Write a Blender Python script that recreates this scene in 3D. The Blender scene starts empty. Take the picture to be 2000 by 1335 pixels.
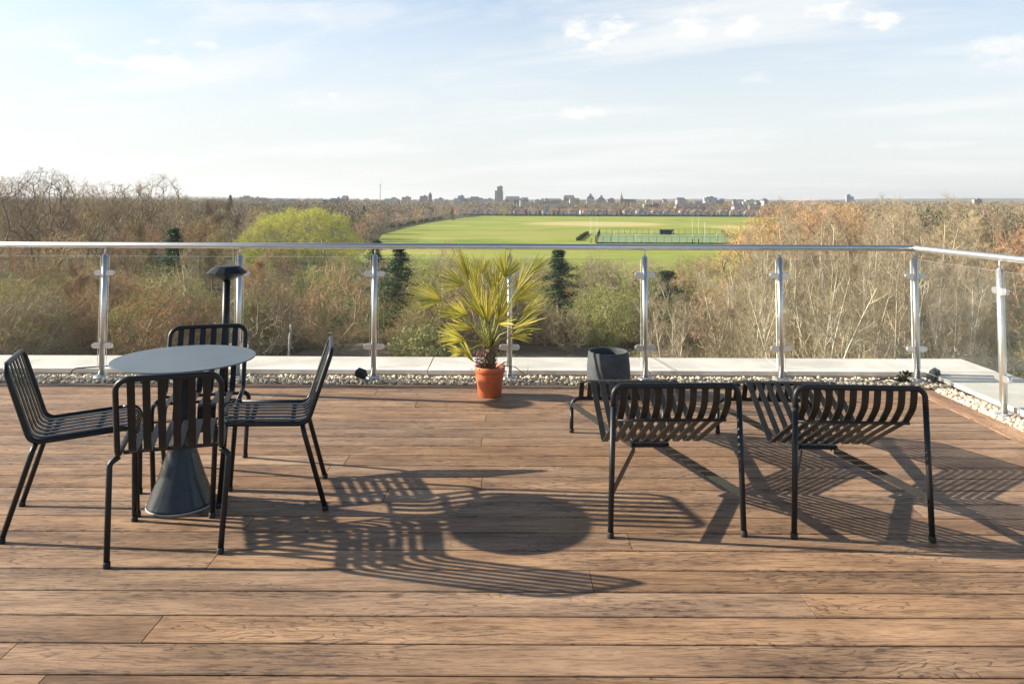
import bpy, bmesh, math, random
import numpy as np
from mathutils import Vector, Matrix

C = bpy.context.scene
COL = C.collection
R = math.radians
random.seed(7)

# ------------------------------------------------------------------ camera
F_PX, CY, PITCH, ROLL, EYE = 1493.19, 307.42, 0.0540, 0.0041, 1.5667
cam = bpy.data.cameras.new("camera")
cam_o = bpy.data.objects.new("camera", cam)
COL.objects.link(cam_o)
cam.sensor_width = 36.0
cam.lens = 36.0 * F_PX / 2000.0
cam.shift_y = -(667.5 - CY) / 2000.0
cam.clip_start, cam.clip_end = 0.05, 30000
cam_o.matrix_world = (Matrix.Translation((0, 0, EYE)) @ Matrix.Rotation(math.pi / 2 + PITCH, 4, 'X')
                      @ Matrix.Rotation(ROLL, 4, 'Z'))
C.camera = cam_o

# ------------------------------------------------------------------ light
SUN_EL = 22.9
SUN_DIR = Vector((-1.74, 0.20, 0)).normalized() * math.cos(R(SUN_EL)) + Vector((0, 0, math.sin(R(SUN_EL))))
SKY_STRENGTH = 0.052
sun = bpy.data.lights.new("sun", 'SUN')
sun.energy = 5.0
sun.angle = R(0.55)
sun.color = (1.0, 0.915, 0.78)
sun_o = bpy.data.objects.new("sun", sun)
COL.objects.link(sun_o)
sun_o.rotation_euler = SUN_DIR.to_track_quat('Z', 'Y').to_euler()
sun_o.location = SUN_DIR * 50
C.view_settings.view_transform = 'Standard'
C.view_settings.look = 'None'
C.view_settings.gamma = 1.0
C.view_settings.exposure = 1.17
C.cycles.transparent_max_bounces = 24
C.cycles.max_bounces = 8
C.cycles.use_denoising = True


class NT:
    """small node-tree writer"""
    def __init__(s, tree):
        s.t = tree
        s.n = tree.nodes
        s.n.clear()

    def add(s, kind, **kw):
        nd = s.n.new(kind)
        for k, v in kw.items():
            setattr(nd, k, v)
        return nd

    def put(s, sock, v):
        if v is None:
            return
        if hasattr(v, 'default_value') or hasattr(v, 'is_linked'):
            s.t.links.new(v, sock)
        else:
            sock.default_value = v

    def math(s, op, a, b=None, c=None, clamp=False):
        nd = s.add('ShaderNodeMath', operation=op, use_clamp=clamp)
        s.put(nd.inputs[0], a); s.put(nd.inputs[1], b); s.put(nd.inputs[2], c)
        return nd.outputs[0]

    def vmath(s, op, a, b=None):
        nd = s.add('ShaderNodeVectorMath', operation=op)
        s.put(nd.inputs[0], a); s.put(nd.inputs[1], b)
        return nd.outputs[0]

    def noise(s, vec, scale=1.0, detail=3.0, rough=0.5, dist=0.0):
        nd = s.add('ShaderNodeTexNoise')
        s.put(nd.inputs['Vector'], vec)
        nd.inputs['Scale'].default_value = scale
        nd.inputs['Detail'].default_value = detail
        nd.inputs['Roughness'].default_value = rough
        nd.inputs['Distortion'].default_value = dist
        return nd.outputs[0]

    def ramp(s, fac, stops, interp='LINEAR'):
        nd = s.add('ShaderNodeValToRGB')
        cr = nd.color_ramp
        cr.interpolation = interp
        while len(cr.elements) < len(stops):
            cr.elements.new(0.5)
        for e, (p, c) in zip(cr.elements, stops):
            e.position = p
            e.color = (c[0], c[1], c[2], 1) if hasattr(c, '__len__') else (c, c, c, 1)
        s.put(nd.inputs[0], fac)
        return nd.outputs[0]

    def mix(s, fac, a, b, mode='MIX'):
        nd = s.add('ShaderNodeMix', data_type='RGBA', blend_type=mode)
        s.put(nd.inputs[0], fac)
        for sock, v in ((nd.inputs[6], a), (nd.inputs[7], b)):
            if isinstance(v, (tuple, list)) and len(v) == 3:
                v = (*v, 1)
            s.put(sock, v)
        return nd.outputs[2]

    def sep(s, v):
        nd = s.add('ShaderNodeSeparateXYZ'); s.put(nd.inputs[0], v)
        return nd.outputs[0], nd.outputs[1], nd.outputs[2]

    def comb(s, x, y, z):
        nd = s.add('ShaderNodeCombineXYZ')
        s.put(nd.inputs[0], x); s.put(nd.inputs[1], y); s.put(nd.inputs[2], z)
        return nd.outputs[0]

    def smooth(s, x, lo, hi):
        nd = s.add('ShaderNodeMapRange', interpolation_type='SMOOTHSTEP')
        s.put(nd.inputs[0], x)
        nd.inputs[1].default_value = lo; nd.inputs[2].default_value = hi
        nd.inputs[3].default_value = 0; nd.inputs[4].default_value = 1
        return nd.outputs[0]


# ------------------------------------------------------------------ sky
def build_sky():
    w = bpy.data.worlds.new("World")
    C.world = w
    w.use_nodes = True
    g = NT(w.node_tree)
    out = g.add('ShaderNodeOutputWorld')
    bg = g.add('ShaderNodeBackground')
    sky = g.add('ShaderNodeTexSky', sky_type='NISHITA')
    sky.sun_disc = False
    sky.sun_elevation = R(SUN_EL)
    sky.sun_rotation = math.atan2(SUN_DIR.x, SUN_DIR.y)
    sky.air_density = 1.0
    sky.dust_density = 1.0
    sky.ozone_density = 1.5
    sky.altitude = 60
    d = g.vmath('NORMALIZE', g.add('ShaderNodeTexCoord').outputs['Generated'])
    x, y, z = g.sep(d)
    az = g.math('MULTIPLY', g.math('ARCTAN2', x, y), 57.2958)
    el = g.math('MULTIPLY', g.math('ARCSINE', z), 57.2958)
    zz = g.math('ADD', g.math('MAXIMUM', z, 0.0), 0.10)
    px, py = g.math('DIVIDE', x, zz), g.math('DIVIDE', y, zz)
    # thin high veil, streaked
    warp = g.noise(g.comb(px, py, 3.0), 0.6, 3)
    v1 = g.comb(g.math('ADD', g.math('MULTIPLY', px, 0.55), g.math('MULTIPLY', warp, 1.6)),
                g.math('ADD', g.math('MULTIPLY', py, 1.1), g.math('MULTIPLY', px, 0.45)), 1.0)
    n1 = g.noise(v1, 1.1, 7, 0.6)
    veil = g.math('MULTIPLY', g.smooth(n1, 0.44, 0.68), 0.85)
    # pale band towards the horizon
    low = g.math('SUBTRACT', 1.0, g.smooth(el, 2.0, 24.0))
    thin = g.math('SUBTRACT', 1.0, g.smooth(el, 16.0, 40.0))          # high overhead the air is clear and deep blue
    away = g.math('ADD', 0.35, g.math('MULTIPLY', 0.65, g.smooth(y, -0.5, 0.35)))
    low = g.math('MULTIPLY', low, away)
    veil = g.math('MULTIPLY', veil, g.math('MULTIPLY', thin, away))
    # small fair-weather clouds
    nn = g.noise(g.comb(g.math('MULTIPLY', az, 0.55), g.math('MULTIPLY', el, 1.15), 0.0), 1.0, 6, 0.62)
    blob = None
    for (a, e, sa, se, k) in ((6.5, 12.4, 3.0, 1.5, .9), (13.3, 12.6, 1.7, 1.4, .8), (16.9, 12.3, 1.7, .9, .7),
                              (22.7, 13.0, 1.8, .8, .8), (25.5, 12.2, 2.2, .9, .95), (-24.5, 9.0, 2.9, .9, .9),
                              (-28.5, 8.9, 2.0, .6, .5), (-22.1, 10.5, 1.0, .4, .6), (-25.6, 10.5, .8, .3, .5),
                              (5.0, 6.4, 2.4, .6, .7), (33.0, 9.4, 2.6, 1.2, .6), (-13.3, 7.5, .5, .25, .9),
                              (-31, 9.6, 1.6, .5, .4), (18, 8.6, 1.8, .5, .35), (28, 3.6, 4, .35, .3)):
        q = g.math('ADD', g.math('POWER', g.math('DIVIDE', g.math('SUBTRACT', az, a), sa), 2.0),
                   g.math('POWER', g.math('DIVIDE', g.math('SUBTRACT', el, e), se), 2.0))
        q = g.math('ADD', g.math('SUBTRACT', 1.0, q), g.math('MULTIPLY', g.math('SUBTRACT', nn, 0.5), 4.2))
        q = g.math('MULTIPLY', g.smooth(q, 0.05, 1.30), k)
        blob = q if blob is None else g.math('MAXIMUM', blob, q)
    # clear low air: a little brighter blue between the veils
    gain = g.math('ADD', 1.0, g.math('MULTIPLY', g.math('SUBTRACT', 1.0, g.smooth(el, 12.0, 30.0)), 0.70))
    sky_c = g.vmath('MULTIPLY', sky.outputs[0], g.comb(gain, g.math('MULTIPLY', gain, 1.04), g.math('MULTIPLY', gain, 1.10)))
    c1 = g.mix(g.math('MULTIPLY', low, 0.88), sky_c, (7.6, 7.85, 7.8))
    c2 = g.mix(veil, c1, (8.3, 8.45, 8.45))
    c3 = g.mix(g.math('MULTIPLY', blob, 0.90), c2, (9.6, 9.3, 9.0))
    g.put(bg.inputs[0], c3)
    bg.inputs[1].default_value = SKY_STRENGTH
    g.t.links.new(bg.outputs[0], out.inputs[0])


build_sky()


# ------------------------------------------------------------------ helpers
def new_mat(name):
    m = bpy.data.materials.new(name)
    m.use_nodes = True
    g = NT(m.node_tree)
    out = g.add('ShaderNodeOutputMaterial')
    b = g.add('ShaderNodeBsdfPrincipled')
    g.t.links.new(b.outputs[0], out.inputs[0])
    return m, g, b, out


def simple(name, col, rough=0.6, metal=0.0, var=0.15, scale=6.0, spec=0.5, bump=0.0, bscale=60.0, objvar=0.0, coord='Object'):
    m, g, b, _ = new_mat(name)
    tc = g.add('ShaderNodeTexCoord').outputs[coord]
    n = g.noise(tc, scale, 4, 0.6)
    lo = tuple(c * (1 - var) for c in col)
    hi = tuple(min(1, c * (1 + var)) for c in col)
    c = g.mix(g.smooth(n, 0.3, 0.7), lo, hi)
    if objvar:
        rnd = g.add('ShaderNodeObjectInfo').outputs['Random']
        hs = g.add('ShaderNodeHueSaturation')
        g.put(hs.inputs['Hue'], g.math('ADD', 0.5 - 0.025 * objvar, g.math('MULTIPLY', rnd, 0.05 * objvar)))
        rnd2 = g.math('FRACT', g.math('MULTIPLY', rnd, 17.31))
        g.put(hs.inputs['Value'], g.math('ADD', 1 - 0.3 * objvar, g.math('MULTIPLY', rnd2, 0.6 * objvar)))
        rnd3 = g.math('FRACT', g.math('MULTIPLY', rnd, 91.7))
        g.put(hs.inputs['Saturation'], g.math('ADD', 1 - 0.2 * objvar, g.math('MULTIPLY', rnd3, 0.4 * objvar)))
        g.put(hs.inputs['Color'], c)
        c = hs.outputs[0]
    g.put(b.inputs['Base Color'], c)
    b.inputs['Roughness'].default_value = rough
    b.inputs['Metallic'].default_value = metal
    b.inputs['Specular IOR Level'].default_value = spec
    if bump:
        bp = g.add('ShaderNodeBump')
        bp.inputs['Strength'].default_value = bump
        bp.inputs['Distance'].default_value = 0.004
        g.put(bp.inputs['Height'], g.noise(tc, bscale, 3))
        g.put(b.inputs['Normal'], bp.outputs[0])
    return m


class MB:
    """collects shapes and links them as ONE mesh object"""
    def __init__(s):
        s.v, s.f, s.m, s.sm = [], [], [], []

    def face(s, idx, m=0, sm=False):
        s.f.append(tuple(idx)); s.m.append(m); s.sm.append(sm)

    def box(s, c, d, m=0, rot=None, taper=None):
        i = len(s.v)
        for sx, sy, sz in ((-1, -1, -1), (1, -1, -1), (1, 1, -1), (-1, 1, -1), (-1, -1, 1), (1, -1, 1), (1, 1, 1), (-1, 1, 1)):
            p = Vector((sx * d[0] / 2, sy * d[1] / 2, sz * d[2] / 2))
            if taper and sz > 0:
                p.x *= taper[0]; p.y *= taper[1]
            if rot:
                p = rot @ p
            s.v.append(tuple(p + Vector(c)))
        for q in ((0, 3, 2, 1), (4, 5, 6, 7), (0, 1, 5, 4), (1, 2, 6, 5), (2, 3, 7, 6), (3, 0, 4, 7)):
            s.face([i + k for k in q], m)

    def tube(s, pts, r, n=10, m=0, cap=True, sm=True):
        pts = [Vector(p) for p in pts]
        rr = r if isinstance(r, (list, tuple)) else [r] * len(pts)
        t0 = (pts[1] - pts[0]).normalized()
        ref = Vector((0, 0, 1)) if abs(t0.z) < 0.9 else Vector((1, 0, 0))
        u = t0.cross(ref).normalized()
        base = len(s.v)
        for k, p in enumerate(pts):
            if k == 0: t = pts[1] - pts[0]
            elif k == len(pts) - 1: t = pts[-1] - pts[-2]
            else: t = (pts[k + 1] - p).normalized() + (p - pts[k - 1]).normalized()
            t.normalize()
            u = (u - t * u.dot(t)).normalized()
            w = t.cross(u)
            for j in range(n):
                a = 2 * math.pi * j / n
                s.v.append(tuple(p + (u * math.cos(a) + w * math.sin(a)) * rr[k]))
        for k in range(len(pts) - 1):
            for j in range(n):
                a, b = base + k * n + j, base + k * n + (j + 1) % n
                s.face((a, b, b + n, a + n), m, sm)
        if cap:
            s.face([base + j for j in range(n)][::-1], m)
            e = base + (len(pts) - 1) * n
            s.face([e + j for j in range(n)], m)

    def strip(s, path, width, th, side, m=0):
        """flat bar of rectangular section swept along path; side = width direction"""
        path = [Vector(p) for p in path]
        side = Vector(side).normalized()
        base = len(s.v)
        for k, p in enumerate(path):
            if k == 0: t = path[1] - path[0]
            elif k == len(path) - 1: t = path[-1] - path[-2]
            else: t = (path[k + 1] - p).normalized() + (p - path[k - 1]).normalized()
            t.normalize()
            nrm = t.cross(side).normalized()
            for a, b in ((-1, -1), (1, -1), (1, 1), (-1, 1)):
                s.v.append(tuple(p + side * (a * width / 2) + nrm * (b * th / 2)))
        for k in range(len(path) - 1):
            for j in range(4):
                a, b = base + k * 4 + j, base + k * 4 + (j + 1) % 4
                s.face((a, b, b + 4, a + 4), m)
        s.face((base + 3, base + 2, base + 1, base), m)
        e = base + (len(path) - 1) * 4
        s.face((e, e + 1, e + 2, e + 3), m)

    def lathe(s, prof, c=(0, 0, 0), n=32, m=0, sm=True, capb=True, capt=True):
        base = len(s.v)
        for (r, z) in prof:
            for j in range(n):
                a = 2 * math.pi * j / n
                s.v.append((c[0] + r * math.cos(a), c[1] + r * math.sin(a), c[2] + z))
        for k in range(len(prof) - 1):
            for j in range(n):
                a, b = base + k * n + j, base + k * n + (j + 1) % n
                s.face((a, b, b + n, a + n), m, sm)
        if capb: s.face([base + j for j in range(n)][::-1], m)
        if capt:
            e = base + (len(prof) - 1) * n
            s.face([e + j for j in range(n)], m)

    def poly(s, pts, m=0):
        i = len(s.v)
        s.v += [tuple(p) for p in pts]
        s.face(range(i, i + len(pts)), m)

    def prism(s, outline, z0, z1, m=0):
        """vertical prism over a CCW xy outline"""
        n = len(outline); i = len(s.v)
        s.v += [(x, y, z0) for x, y in outline] + [(x, y, z1) for x, y in outline]
        s.face([i + k for k in range(n)][::-1], m)
        s.face([i + n + k for k in range(n)], m)
        for k in range(n):
            a, b = i + k, i + (k + 1) % n
            s.face((a, b, b + n, a + n), m)

    def build(s, name, mats, parent=None, bevel=0.0, loc=None):
        me = bpy.data.meshes.new(name)
        me.from_pydata(s.v, [], s.f)
        for mt in (mats if isinstance(mats, (list, tuple)) else [mats]):
            me.materials.append(mt)
        me.polygons.foreach_set('material_index', s.m)
        me.polygons.foreach_set('use_smooth', s.sm)
        me.update()
        o = bpy.data.objects.new(name, me)
        COL.objects.link(o)
        if parent: o.parent = parent
        if loc: o.location = loc
        if bevel:
            b = o.modifiers.new('bevel', 'BEVEL')
            b.width = bevel; b.segments = 2; b.limit_method = 'ANGLE'; b.angle_limit = R(40)
        return o


def fast_mesh(name, V, Fq, mats, midx=None, smooth=False):
    """mesh from numpy arrays; Fq is (n,3) or (n,4)"""
    me = bpy.data.meshes.new(name)
    n, k = Fq.shape
    me.vertices.add(len(V)); me.vertices.foreach_set('co', np.asarray(V, np.float32).ravel())
    me.loops.add(n * k); me.loops.foreach_set('vertex_index', Fq.astype(np.int32).ravel())
    me.polygons.add(n); me.polygons.foreach_set('loop_start', np.arange(0, n * k, k, dtype=np.int32))
    for mt in mats: me.materials.append(mt)
    if midx is not None: me.polygons.foreach_set('material_index', midx.astype(np.int32))
    me.polygons.foreach_set('use_smooth', np.full(n, smooth))
    me.update(calc_edges=True)
    return me


def link(name, me, parent=None, loc=None, rz=0.0, sc=None):
    o = bpy.data.objects.new(name, me)
    COL.objects.link(o)
    if parent: o.parent = parent
    if loc is not None: o.location = loc
    o.rotation_euler.z = rz
    if sc is not None: o.scale = sc if hasattr(sc, '__len__') else (sc, sc, sc)
    return o


def empty(name, loc=(0, 0, 0), rz=0.0):
    o = bpy.data.objects.new(name, None)
    o.empty_display_size = 0.2
    COL.objects.link(o)
    o.location = loc; o.rotation_euler.z = rz
    return o


def tag(o, label=None, cat=None, group=None, kind=None):
    for k, v in (('label', label), ('category', cat), ('group', group), ('kind', kind)):
        if v: o[k] = v
    return o


def copy_tree(o, parent=None):
    c = o.copy(); COL.objects.link(c)
    c.parent = parent
    for ch in list(o.children):
        copy_tree(ch, c)
    return c


def fillet(pts, rad, n=6):
    pts = [Vector(p) for p in pts]
    rad = rad if isinstance(rad, (list, tuple)) else [rad] * (len(pts) - 2)
    out = [pts[0]]
    for i in range(1, len(pts) - 1):
        a, b, c = pts[i - 1], pts[i], pts[i + 1]
        d1, d2 = (a - b).normalized(), (c - b).normalized()
        ang = d1.angle(d2)
        r = rad[i - 1]
        if r <= 0 or ang > 3.1:
            out.append(b); continue
        t = r / math.tan(ang / 2)
        p1, p2 = b + d1 * t, b + d2 * t
        ctr = b + (d1 + d2).normalized() * (r / math.sin(ang / 2))
        v1, v2 = p1 - ctr, p2 - ctr
        tot = v1.angle(v2); axis = v1.cross(v2).normalized()
        for k in range(n + 1):
            out.append(ctr + Matrix.Rotation(tot * k / n, 3, axis) @ v1)
    out.append(pts[-1])
    return out


def at(px, py=None, Y=None, z=None):
    """photo pixel -> world point at depth Y or height z (used to place far things)"""
    a, b = px - 1000, (388 if py is None else py) - CY
    c, s = math.cos(ROLL), math.sin(ROLL)
    v = Vector(((a * c + b * s) / F_PX, 1, -(-a * s + b * c) / F_PX))
    d, u = v.y, v.z
    r = Vector((v.x, d * math.cos(PITCH) - u * math.sin(PITCH), d * math.sin(PITCH) + u * math.cos(PITCH)))
    t = Y / r.y if Y is not None else (z - EYE) / r.z
    return r * t + Vector((0, 0, EYE))


GZ = -18.4       # park level below the roof deck

# ------------------------------------------------------------------ materials of the terrace
def deck_material(name, tint, var):
    m, g, b, out = new_mat(name)
    uv = g.add('ShaderNodeUVMap', uv_map='UVMap').outputs[0]
    u, v, _ = g.sep(uv)
    rnd = g.add('ShaderNodeAttribute', attribute_name='board').outputs['Fac']
    r1 = g.math('MULTIPLY', rnd, 53.0)
    # cathedral grain: contour lines of a stretched noise
    n1 = g.noise(g.comb(g.math('ADD', g.math('MULTIPLY', u, 1.1), r1), g.math('MULTIPLY', v, 7.0), r1), 1.0, 3, 0.5, 0.35)
    n1b = g.noise(g.comb(g.math('ADD', g.math('MULTIPLY', u, 7.0), r1), g.math('MULTIPLY', v, 60.0), 3.0), 1.0, 3, 0.6)
    ring = g.math('FRACT', g.math('ADD', g.math('MULTIPLY', n1, 20.0), g.math('MULTIPLY', n1b, .75)))
    line = g.math('MULTIPLY', g.smooth(ring, 0.74, 0.95), g.math('SUBTRACT', 1.0, g.smooth(ring, 0.93, 1.0)))
    fine = g.noise(g.comb(g.math('ADD', g.math('MULTIPLY', u, 8.0), r1), g.math('MULTIPLY', v, 150.0), r1), 1.0, 5, 0.75)
    mid = g.noise(g.comb(g.math('ADD', g.math('MULTIPLY', u, 2.2), r1), g.math('MULTIPLY', v, 26.0), 7.0), 1.0, 4, 0.6)
    blot = g.noise(g.comb(g.math('ADD', g.math('MULTIPLY', u, 1.4), r1), g.math('MULTIPLY', v, 5.0), 11.0), 1.0, 4, 0.62)
    patch = g.smooth(g.noise(g.comb(g.math('ADD', g.math('MULTIPLY', u, 0.8), r1), g.math('MULTIPLY', v, 4.0), 21.0), 1.0, 2), 0.35, 0.6)
    base = g.ramp(blot, [(0.28, (.17, .112, .076)), (0.43, (.31, .212, .142)), (0.60, (.40, .282, .192)), (0.78, (.47, .345, .24))])
    base = g.mix(g.math('MULTIPLY', g.smooth(mid, 0.50, 0.70), 0.62), base, (.145, .092, .062))
    base = g.mix(g.math('MULTIPLY', g.smooth(fine, 0.50, 0.66), 0.72), base, (.085, .056, .040))
    base = g.mix(g.math('MULTIPLY', g.math('MULTIPLY', line, patch), 0.85), base, (.075, .047, .033))
    # weathered patches where the open grain shows as short dark dashes
    wz = g.noise(g.comb(g.math('ADD', g.math('MULTIPLY', u, 1.0), r1), g.math('MULTIPLY', v, 6.5), 41.0), 1.0, 4, 0.6)
    worn = g.smooth(wz, 0.47, 0.66)
    dash = g.smooth(g.noise(g.comb(g.math('ADD', g.math('MULTIPLY', u, 13.0), r1), g.math('MULTIPLY', v, 95.0), 51.0), 1.0, 3, 0.65), 0.50, 0.60)
    base = g.mix(g.math('MULTIPLY', worn, 0.50), base, (.135, .098, .075))
    base = g.mix(g.math('MULTIPLY', dash, g.math('ADD', 0.24, g.math('MULTIPLY', worn, 0.66))), base, (.055, .037, .028))
    light = g.smooth(g.noise(g.comb(g.math('ADD', g.math('MULTIPLY', u, 1.0), r1), g.math('MULTIPLY', v, 6.0), 31.0), 1.3, 3), 0.62, 0.78)
    base = g.mix(g.math('MULTIPLY', light, 0.35), base, (.50, .38, .26))
    # each board a little different
    hs = g.add('ShaderNodeHueSaturation')
    g.put(hs.inputs['Value'], g.math('ADD', 1.0 - var, g.math('MULTIPLY', g.math('FRACT', g.math('MULTIPLY', rnd, 7.7)), 2 * var)))
    g.put(hs.inputs['Saturation'], g.math('ADD', 0.85, g.math('MULTIPLY', g.math('FRACT', g.math('MULTIPLY', rnd, 13.1)), 0.25)))
    g.put(hs.inputs['Color'], base)
    col = g.mix(1.0, hs.outputs[0], tint, 'MULTIPLY')
    g.put(b.inputs['Base Color'], col)
    g.put(b.inputs['Roughness'], g.math('ADD', 0.50, g.math('MULTIPLY', fine, 0.25)))
    b.inputs['Specular IOR Level'].default_value = 0.35
    bp = g.add('ShaderNodeBump')
    bp.inputs['Strength'].default_value = 0.55
    bp.inputs['Distance'].default_value = 0.002
    h = g.math('SUBTRACT', g.math('MULTIPLY', fine, -0.9), g.math('MULTIPLY', g.math('MULTIPLY', line, patch), 0.9))
    g.put(bp.inputs['Height'], h)
    g.put(b.inputs['Normal'], bp.outputs[0])
    return m


def steel_material():
    m, g, b, out = new_mat('brushed_steel')
    tc = g.add('ShaderNodeTexCoord').outputs['Object']
    n = g.noise(tc, 9.0, 4)
    g.put(b.inputs['Base Color'], g.mix(n, (.66, .65, .62), (.82, .81, .78)))
    b.inputs['Metallic'].default_value = 0.95
    g.put(b.inputs['Roughness'], g.math('ADD', 0.34, g.math('MULTIPLY', g.noise(tc, 60.0, 2), 0.16)))
    return m


def glass_material():
    m, g, b, out = new_mat('pane_glass')
    g.n.remove(b)
    tr = g.add('ShaderNodeBsdfTransparent'); tr.inputs[0].default_value = (.955, .965, .955, 1)
    gl = g.add('ShaderNodeBsdfGlossy'); gl.inputs['Roughness'].default_value = 0.03
    gl.inputs[0].default_value = (1, 1, 1, 1)
    fr = g.add('ShaderNodeFresnel'); fr.inputs[0].default_value = 1.45
    tc = g.add('ShaderNodeTexCoord').outputs['Object']
    di = g.add('ShaderNodeBsdfDiffuse'); di.inputs[0].default_value = (.75, .74, .68, 1)   # dust film on the glass
    dust = g.math('MULTIPLY', g.smooth(g.noise(tc, 3.0, 5, .65), 0.40, 0.8), 0.030)
    front = g.math('SUBTRACT', 1.0, g.add('ShaderNodeNewGeometry').outputs['Backfacing'])
    m1 = g.add('ShaderNodeMixShader'); g.put(m1.inputs[0], g.math('MULTIPLY', fr.outputs[0], front))
    g.t.links.new(tr.outputs[0], m1.inputs[1]); g.t.links.new(gl.outputs[0], m1.inputs[2])
    m2 = g.add('ShaderNodeMixShader'); g.put(m2.inputs[0], g.math('ADD', dust, 0.008))
    g.t.links.new(m1.outputs[0], m2.inputs[1]); g.t.links.new(di.outputs[0], m2.inputs[2])
    g.t.links.new(m2.outputs[0], out.inputs[0])
    return m


M_DECK = deck_material('deck_board_wood', (1.01, .89, .752), 0.16)
M_BORDER = deck_material('border_board_wood', (1.35, 1.12, .92), 0.03)
M_UNDER = simple('deck_underlay', (.02, .018, .016), 0.9)
M_STEEL = steel_material()
M_GLASS = glass_material()
M_GLASSEDGE = simple('glass_edge', (.80, .86, .80), 0.25, var=.1)
M_BLACK = simple('anthracite_powder_coat', (.011, .0135, .016), 0.42, var=.2, scale=20, spec=.38, bump=.12, bscale=900)
M_TOP = simple('table_powder_coat', (.088, .110, .124), 0.38, var=.10, scale=5, bump=.1, bscale=900)
M_OLIVE = simple('frame_powder_coat', (.016, .0165, .0145), 0.42, var=.2, scale=20, spec=.40, bump=.12, bscale=900)
M_RUBBER = simple('foot_rubber', (.012, .012, .012), 0.7)
M_STONE = simple('coping_stone', (.67, .63, .565), 0.8, var=.14, scale=2.2, bump=.4, bscale=140)
M_STONEWALL = simple('parapet_render', (.40, .36, .31), 0.85, var=.1, scale=2)
M_PEBBLE = None
M_TERRA = simple('terracotta_plastic', (.52, .135, .055), 0.48, var=.10, scale=9, bump=.25, bscale=40)
M_SOIL = simple('potting_soil', (.045, .03, .02), 0.95, var=.4, scale=60, bump=1, bscale=90)
M_CONC = simple('grey_fibre_cement', (.055, .062, .066), 0.75, var=.18, scale=14, bump=.4, bscale=160)
M_CONEBASE = simple('cone_metal', (.018, .023, .028), 0.27, var=.25, scale=30, bump=.1, bscale=300)
M_CONERIM = simple('cone_rim', (.36, .35, .31), 0.7, var=.1)


def pebble_material():
    m, g, b, out = new_mat('pebble_stone')
    rnd = g.add('ShaderNodeAttribute', attribute_name='stone').outputs['Fac']
    c = g.ramp(rnd, [(0.0, (.56, .47, .36)), (0.25, (.68, .59, .46)), (0.5, (.74, .67, .55)), (0.72, (.42, .34, .25)),
                     (0.86, (.80, .76, .68)), (0.95, (.25, .22, .19)), (1.0, (.42, .28, .20))])
    tc = g.add('ShaderNodeTexCoord').outputs['Object']
    c = g.mix(1.0, g.mix(g.math('MULTIPLY', g.noise(tc, 90, 3), .25), c, (.5, .43, .33)), (1.08, 1.04, .96), 'MULTIPLY')
    g.put(b.inputs['Base Color'], c)
    b.inputs['Roughness'].default_value = 0.7
    return m


M_PEBBLE = pebble_material()

# ------------------------------------------------------------------ deck
D0, PITCHB, GAP = 2.606, 0.18, 0.009
DECK_L, DECK_R, DECK_END = -7.6, 3.306, 6.545
known = {0: -1.732, 1: -1.302, 2: 1.156, 3: 0.335, 4: -1.289, 6: -1.26, 9: -0.16, 12: -2.04, 13: -0.19, 16: -0.18}


def build_deck():
    rng = random.Random(3)
    V, F, MI, UV, BR = [], [], [], [], []

    def board(x0, x1, y0, y1, mi, along_x=True):
        i = len(V); ch = 0.003; th = 0.024; br = rng.random()
        ce = .0009 if along_x else ch; xs = (x0, x0 + ce, x1 - ce, x1); ys = (y0, y0 + ch, y1 - ch, y1)
        top = [(xs[1], ys[1], 0), (xs[2], ys[1], 0), (xs[2], ys[2], 0), (xs[1], ys[2], 0)]
        rim = [(x0, y0, -ch), (x1, y0, -ch), (x1, y1, -ch), (x0, y1, -ch)]
        bot = [(x0, y0, -th), (x1, y0, -th), (x1, y1, -th), (x0, y1, -th)]
        V.extend(top + rim + bot)
        fs = [(0, 1, 2, 3)]
        for k in range(4):
            fs.append((k + 4, (k + 1) % 4 + 4, (k + 1) % 4, k)); fs.append((k + 8, (k + 1) % 4 + 8, (k + 1) % 4 + 4, k + 4))
        ou, ov = rng.uniform(0, 40), rng.uniform(0, 40)
        for f in fs:
            F.append(tuple(i + k for k in f)); MI.append(mi); BR.append(br)
            for k in f:
                p = V[i + k]
                UV.append((p[0] + ou, p[1] - y0 + ov) if along_x else (p[1] + ou, p[0] - x0 + ov))
    for n in range(-24, 22):
        y0 = D0 + PITCHB * n + GAP / 2; y1 = min(D0 + PITCHB * (n + 1) - GAP / 2, DECK_END)
        if y1 - y0 < 0.03: continue
        j0 = known.get(n, None)
        if j0 is None: j0 = rng.uniform(-3.2, 3.2)
        js = sorted(j for j in (j0 + 3.6 * k for k in range(-4, 5)) if DECK_L + .3 < j < DECK_R - .3)
        xs = [DECK_L] + js + [DECK_R - .003]
        for a, b in zip(xs[:-1], xs[1:]):
            board(a + .0012, b - .0012, y0, y1, 0)
    for k in range(4):
        board(DECK_R + .002, DECK_R + .182, DECK_END - 3.6 * (k + 1) + .001, DECK_END - 3.6 * k - .001, 1, False)
    me = bpy.data.meshes.new('deck')
    me.from_pydata(V, [], F)
    me.materials.append(M_DECK); me.materials.append(M_BORDER)
    me.polygons.foreach_set('material_index', MI)
    uvl = me.uv_layers.new(name='UVMap')
    uvl.data.foreach_set('uv', np.array(UV, np.float32).ravel())
    at_ = me.attributes.new('board', 'FLOAT', 'FACE')
    at_.data.foreach_set('value', np.array(BR, np.float32))
    me.update()
    o = bpy.data.objects.new('deck', me); COL.objects.link(o)
    tag(o, kind='structure', label='brown wood grained decking boards of the roof terrace')
    b = MB(); b.box((-2.0, 0.9, -.10), (11.4, 11.9, .11), 0)
    tag(b.build('roof_slab', M_UNDER), kind='structure', label='dark roof slab under the decking and pebbles')


build_deck()


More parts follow.
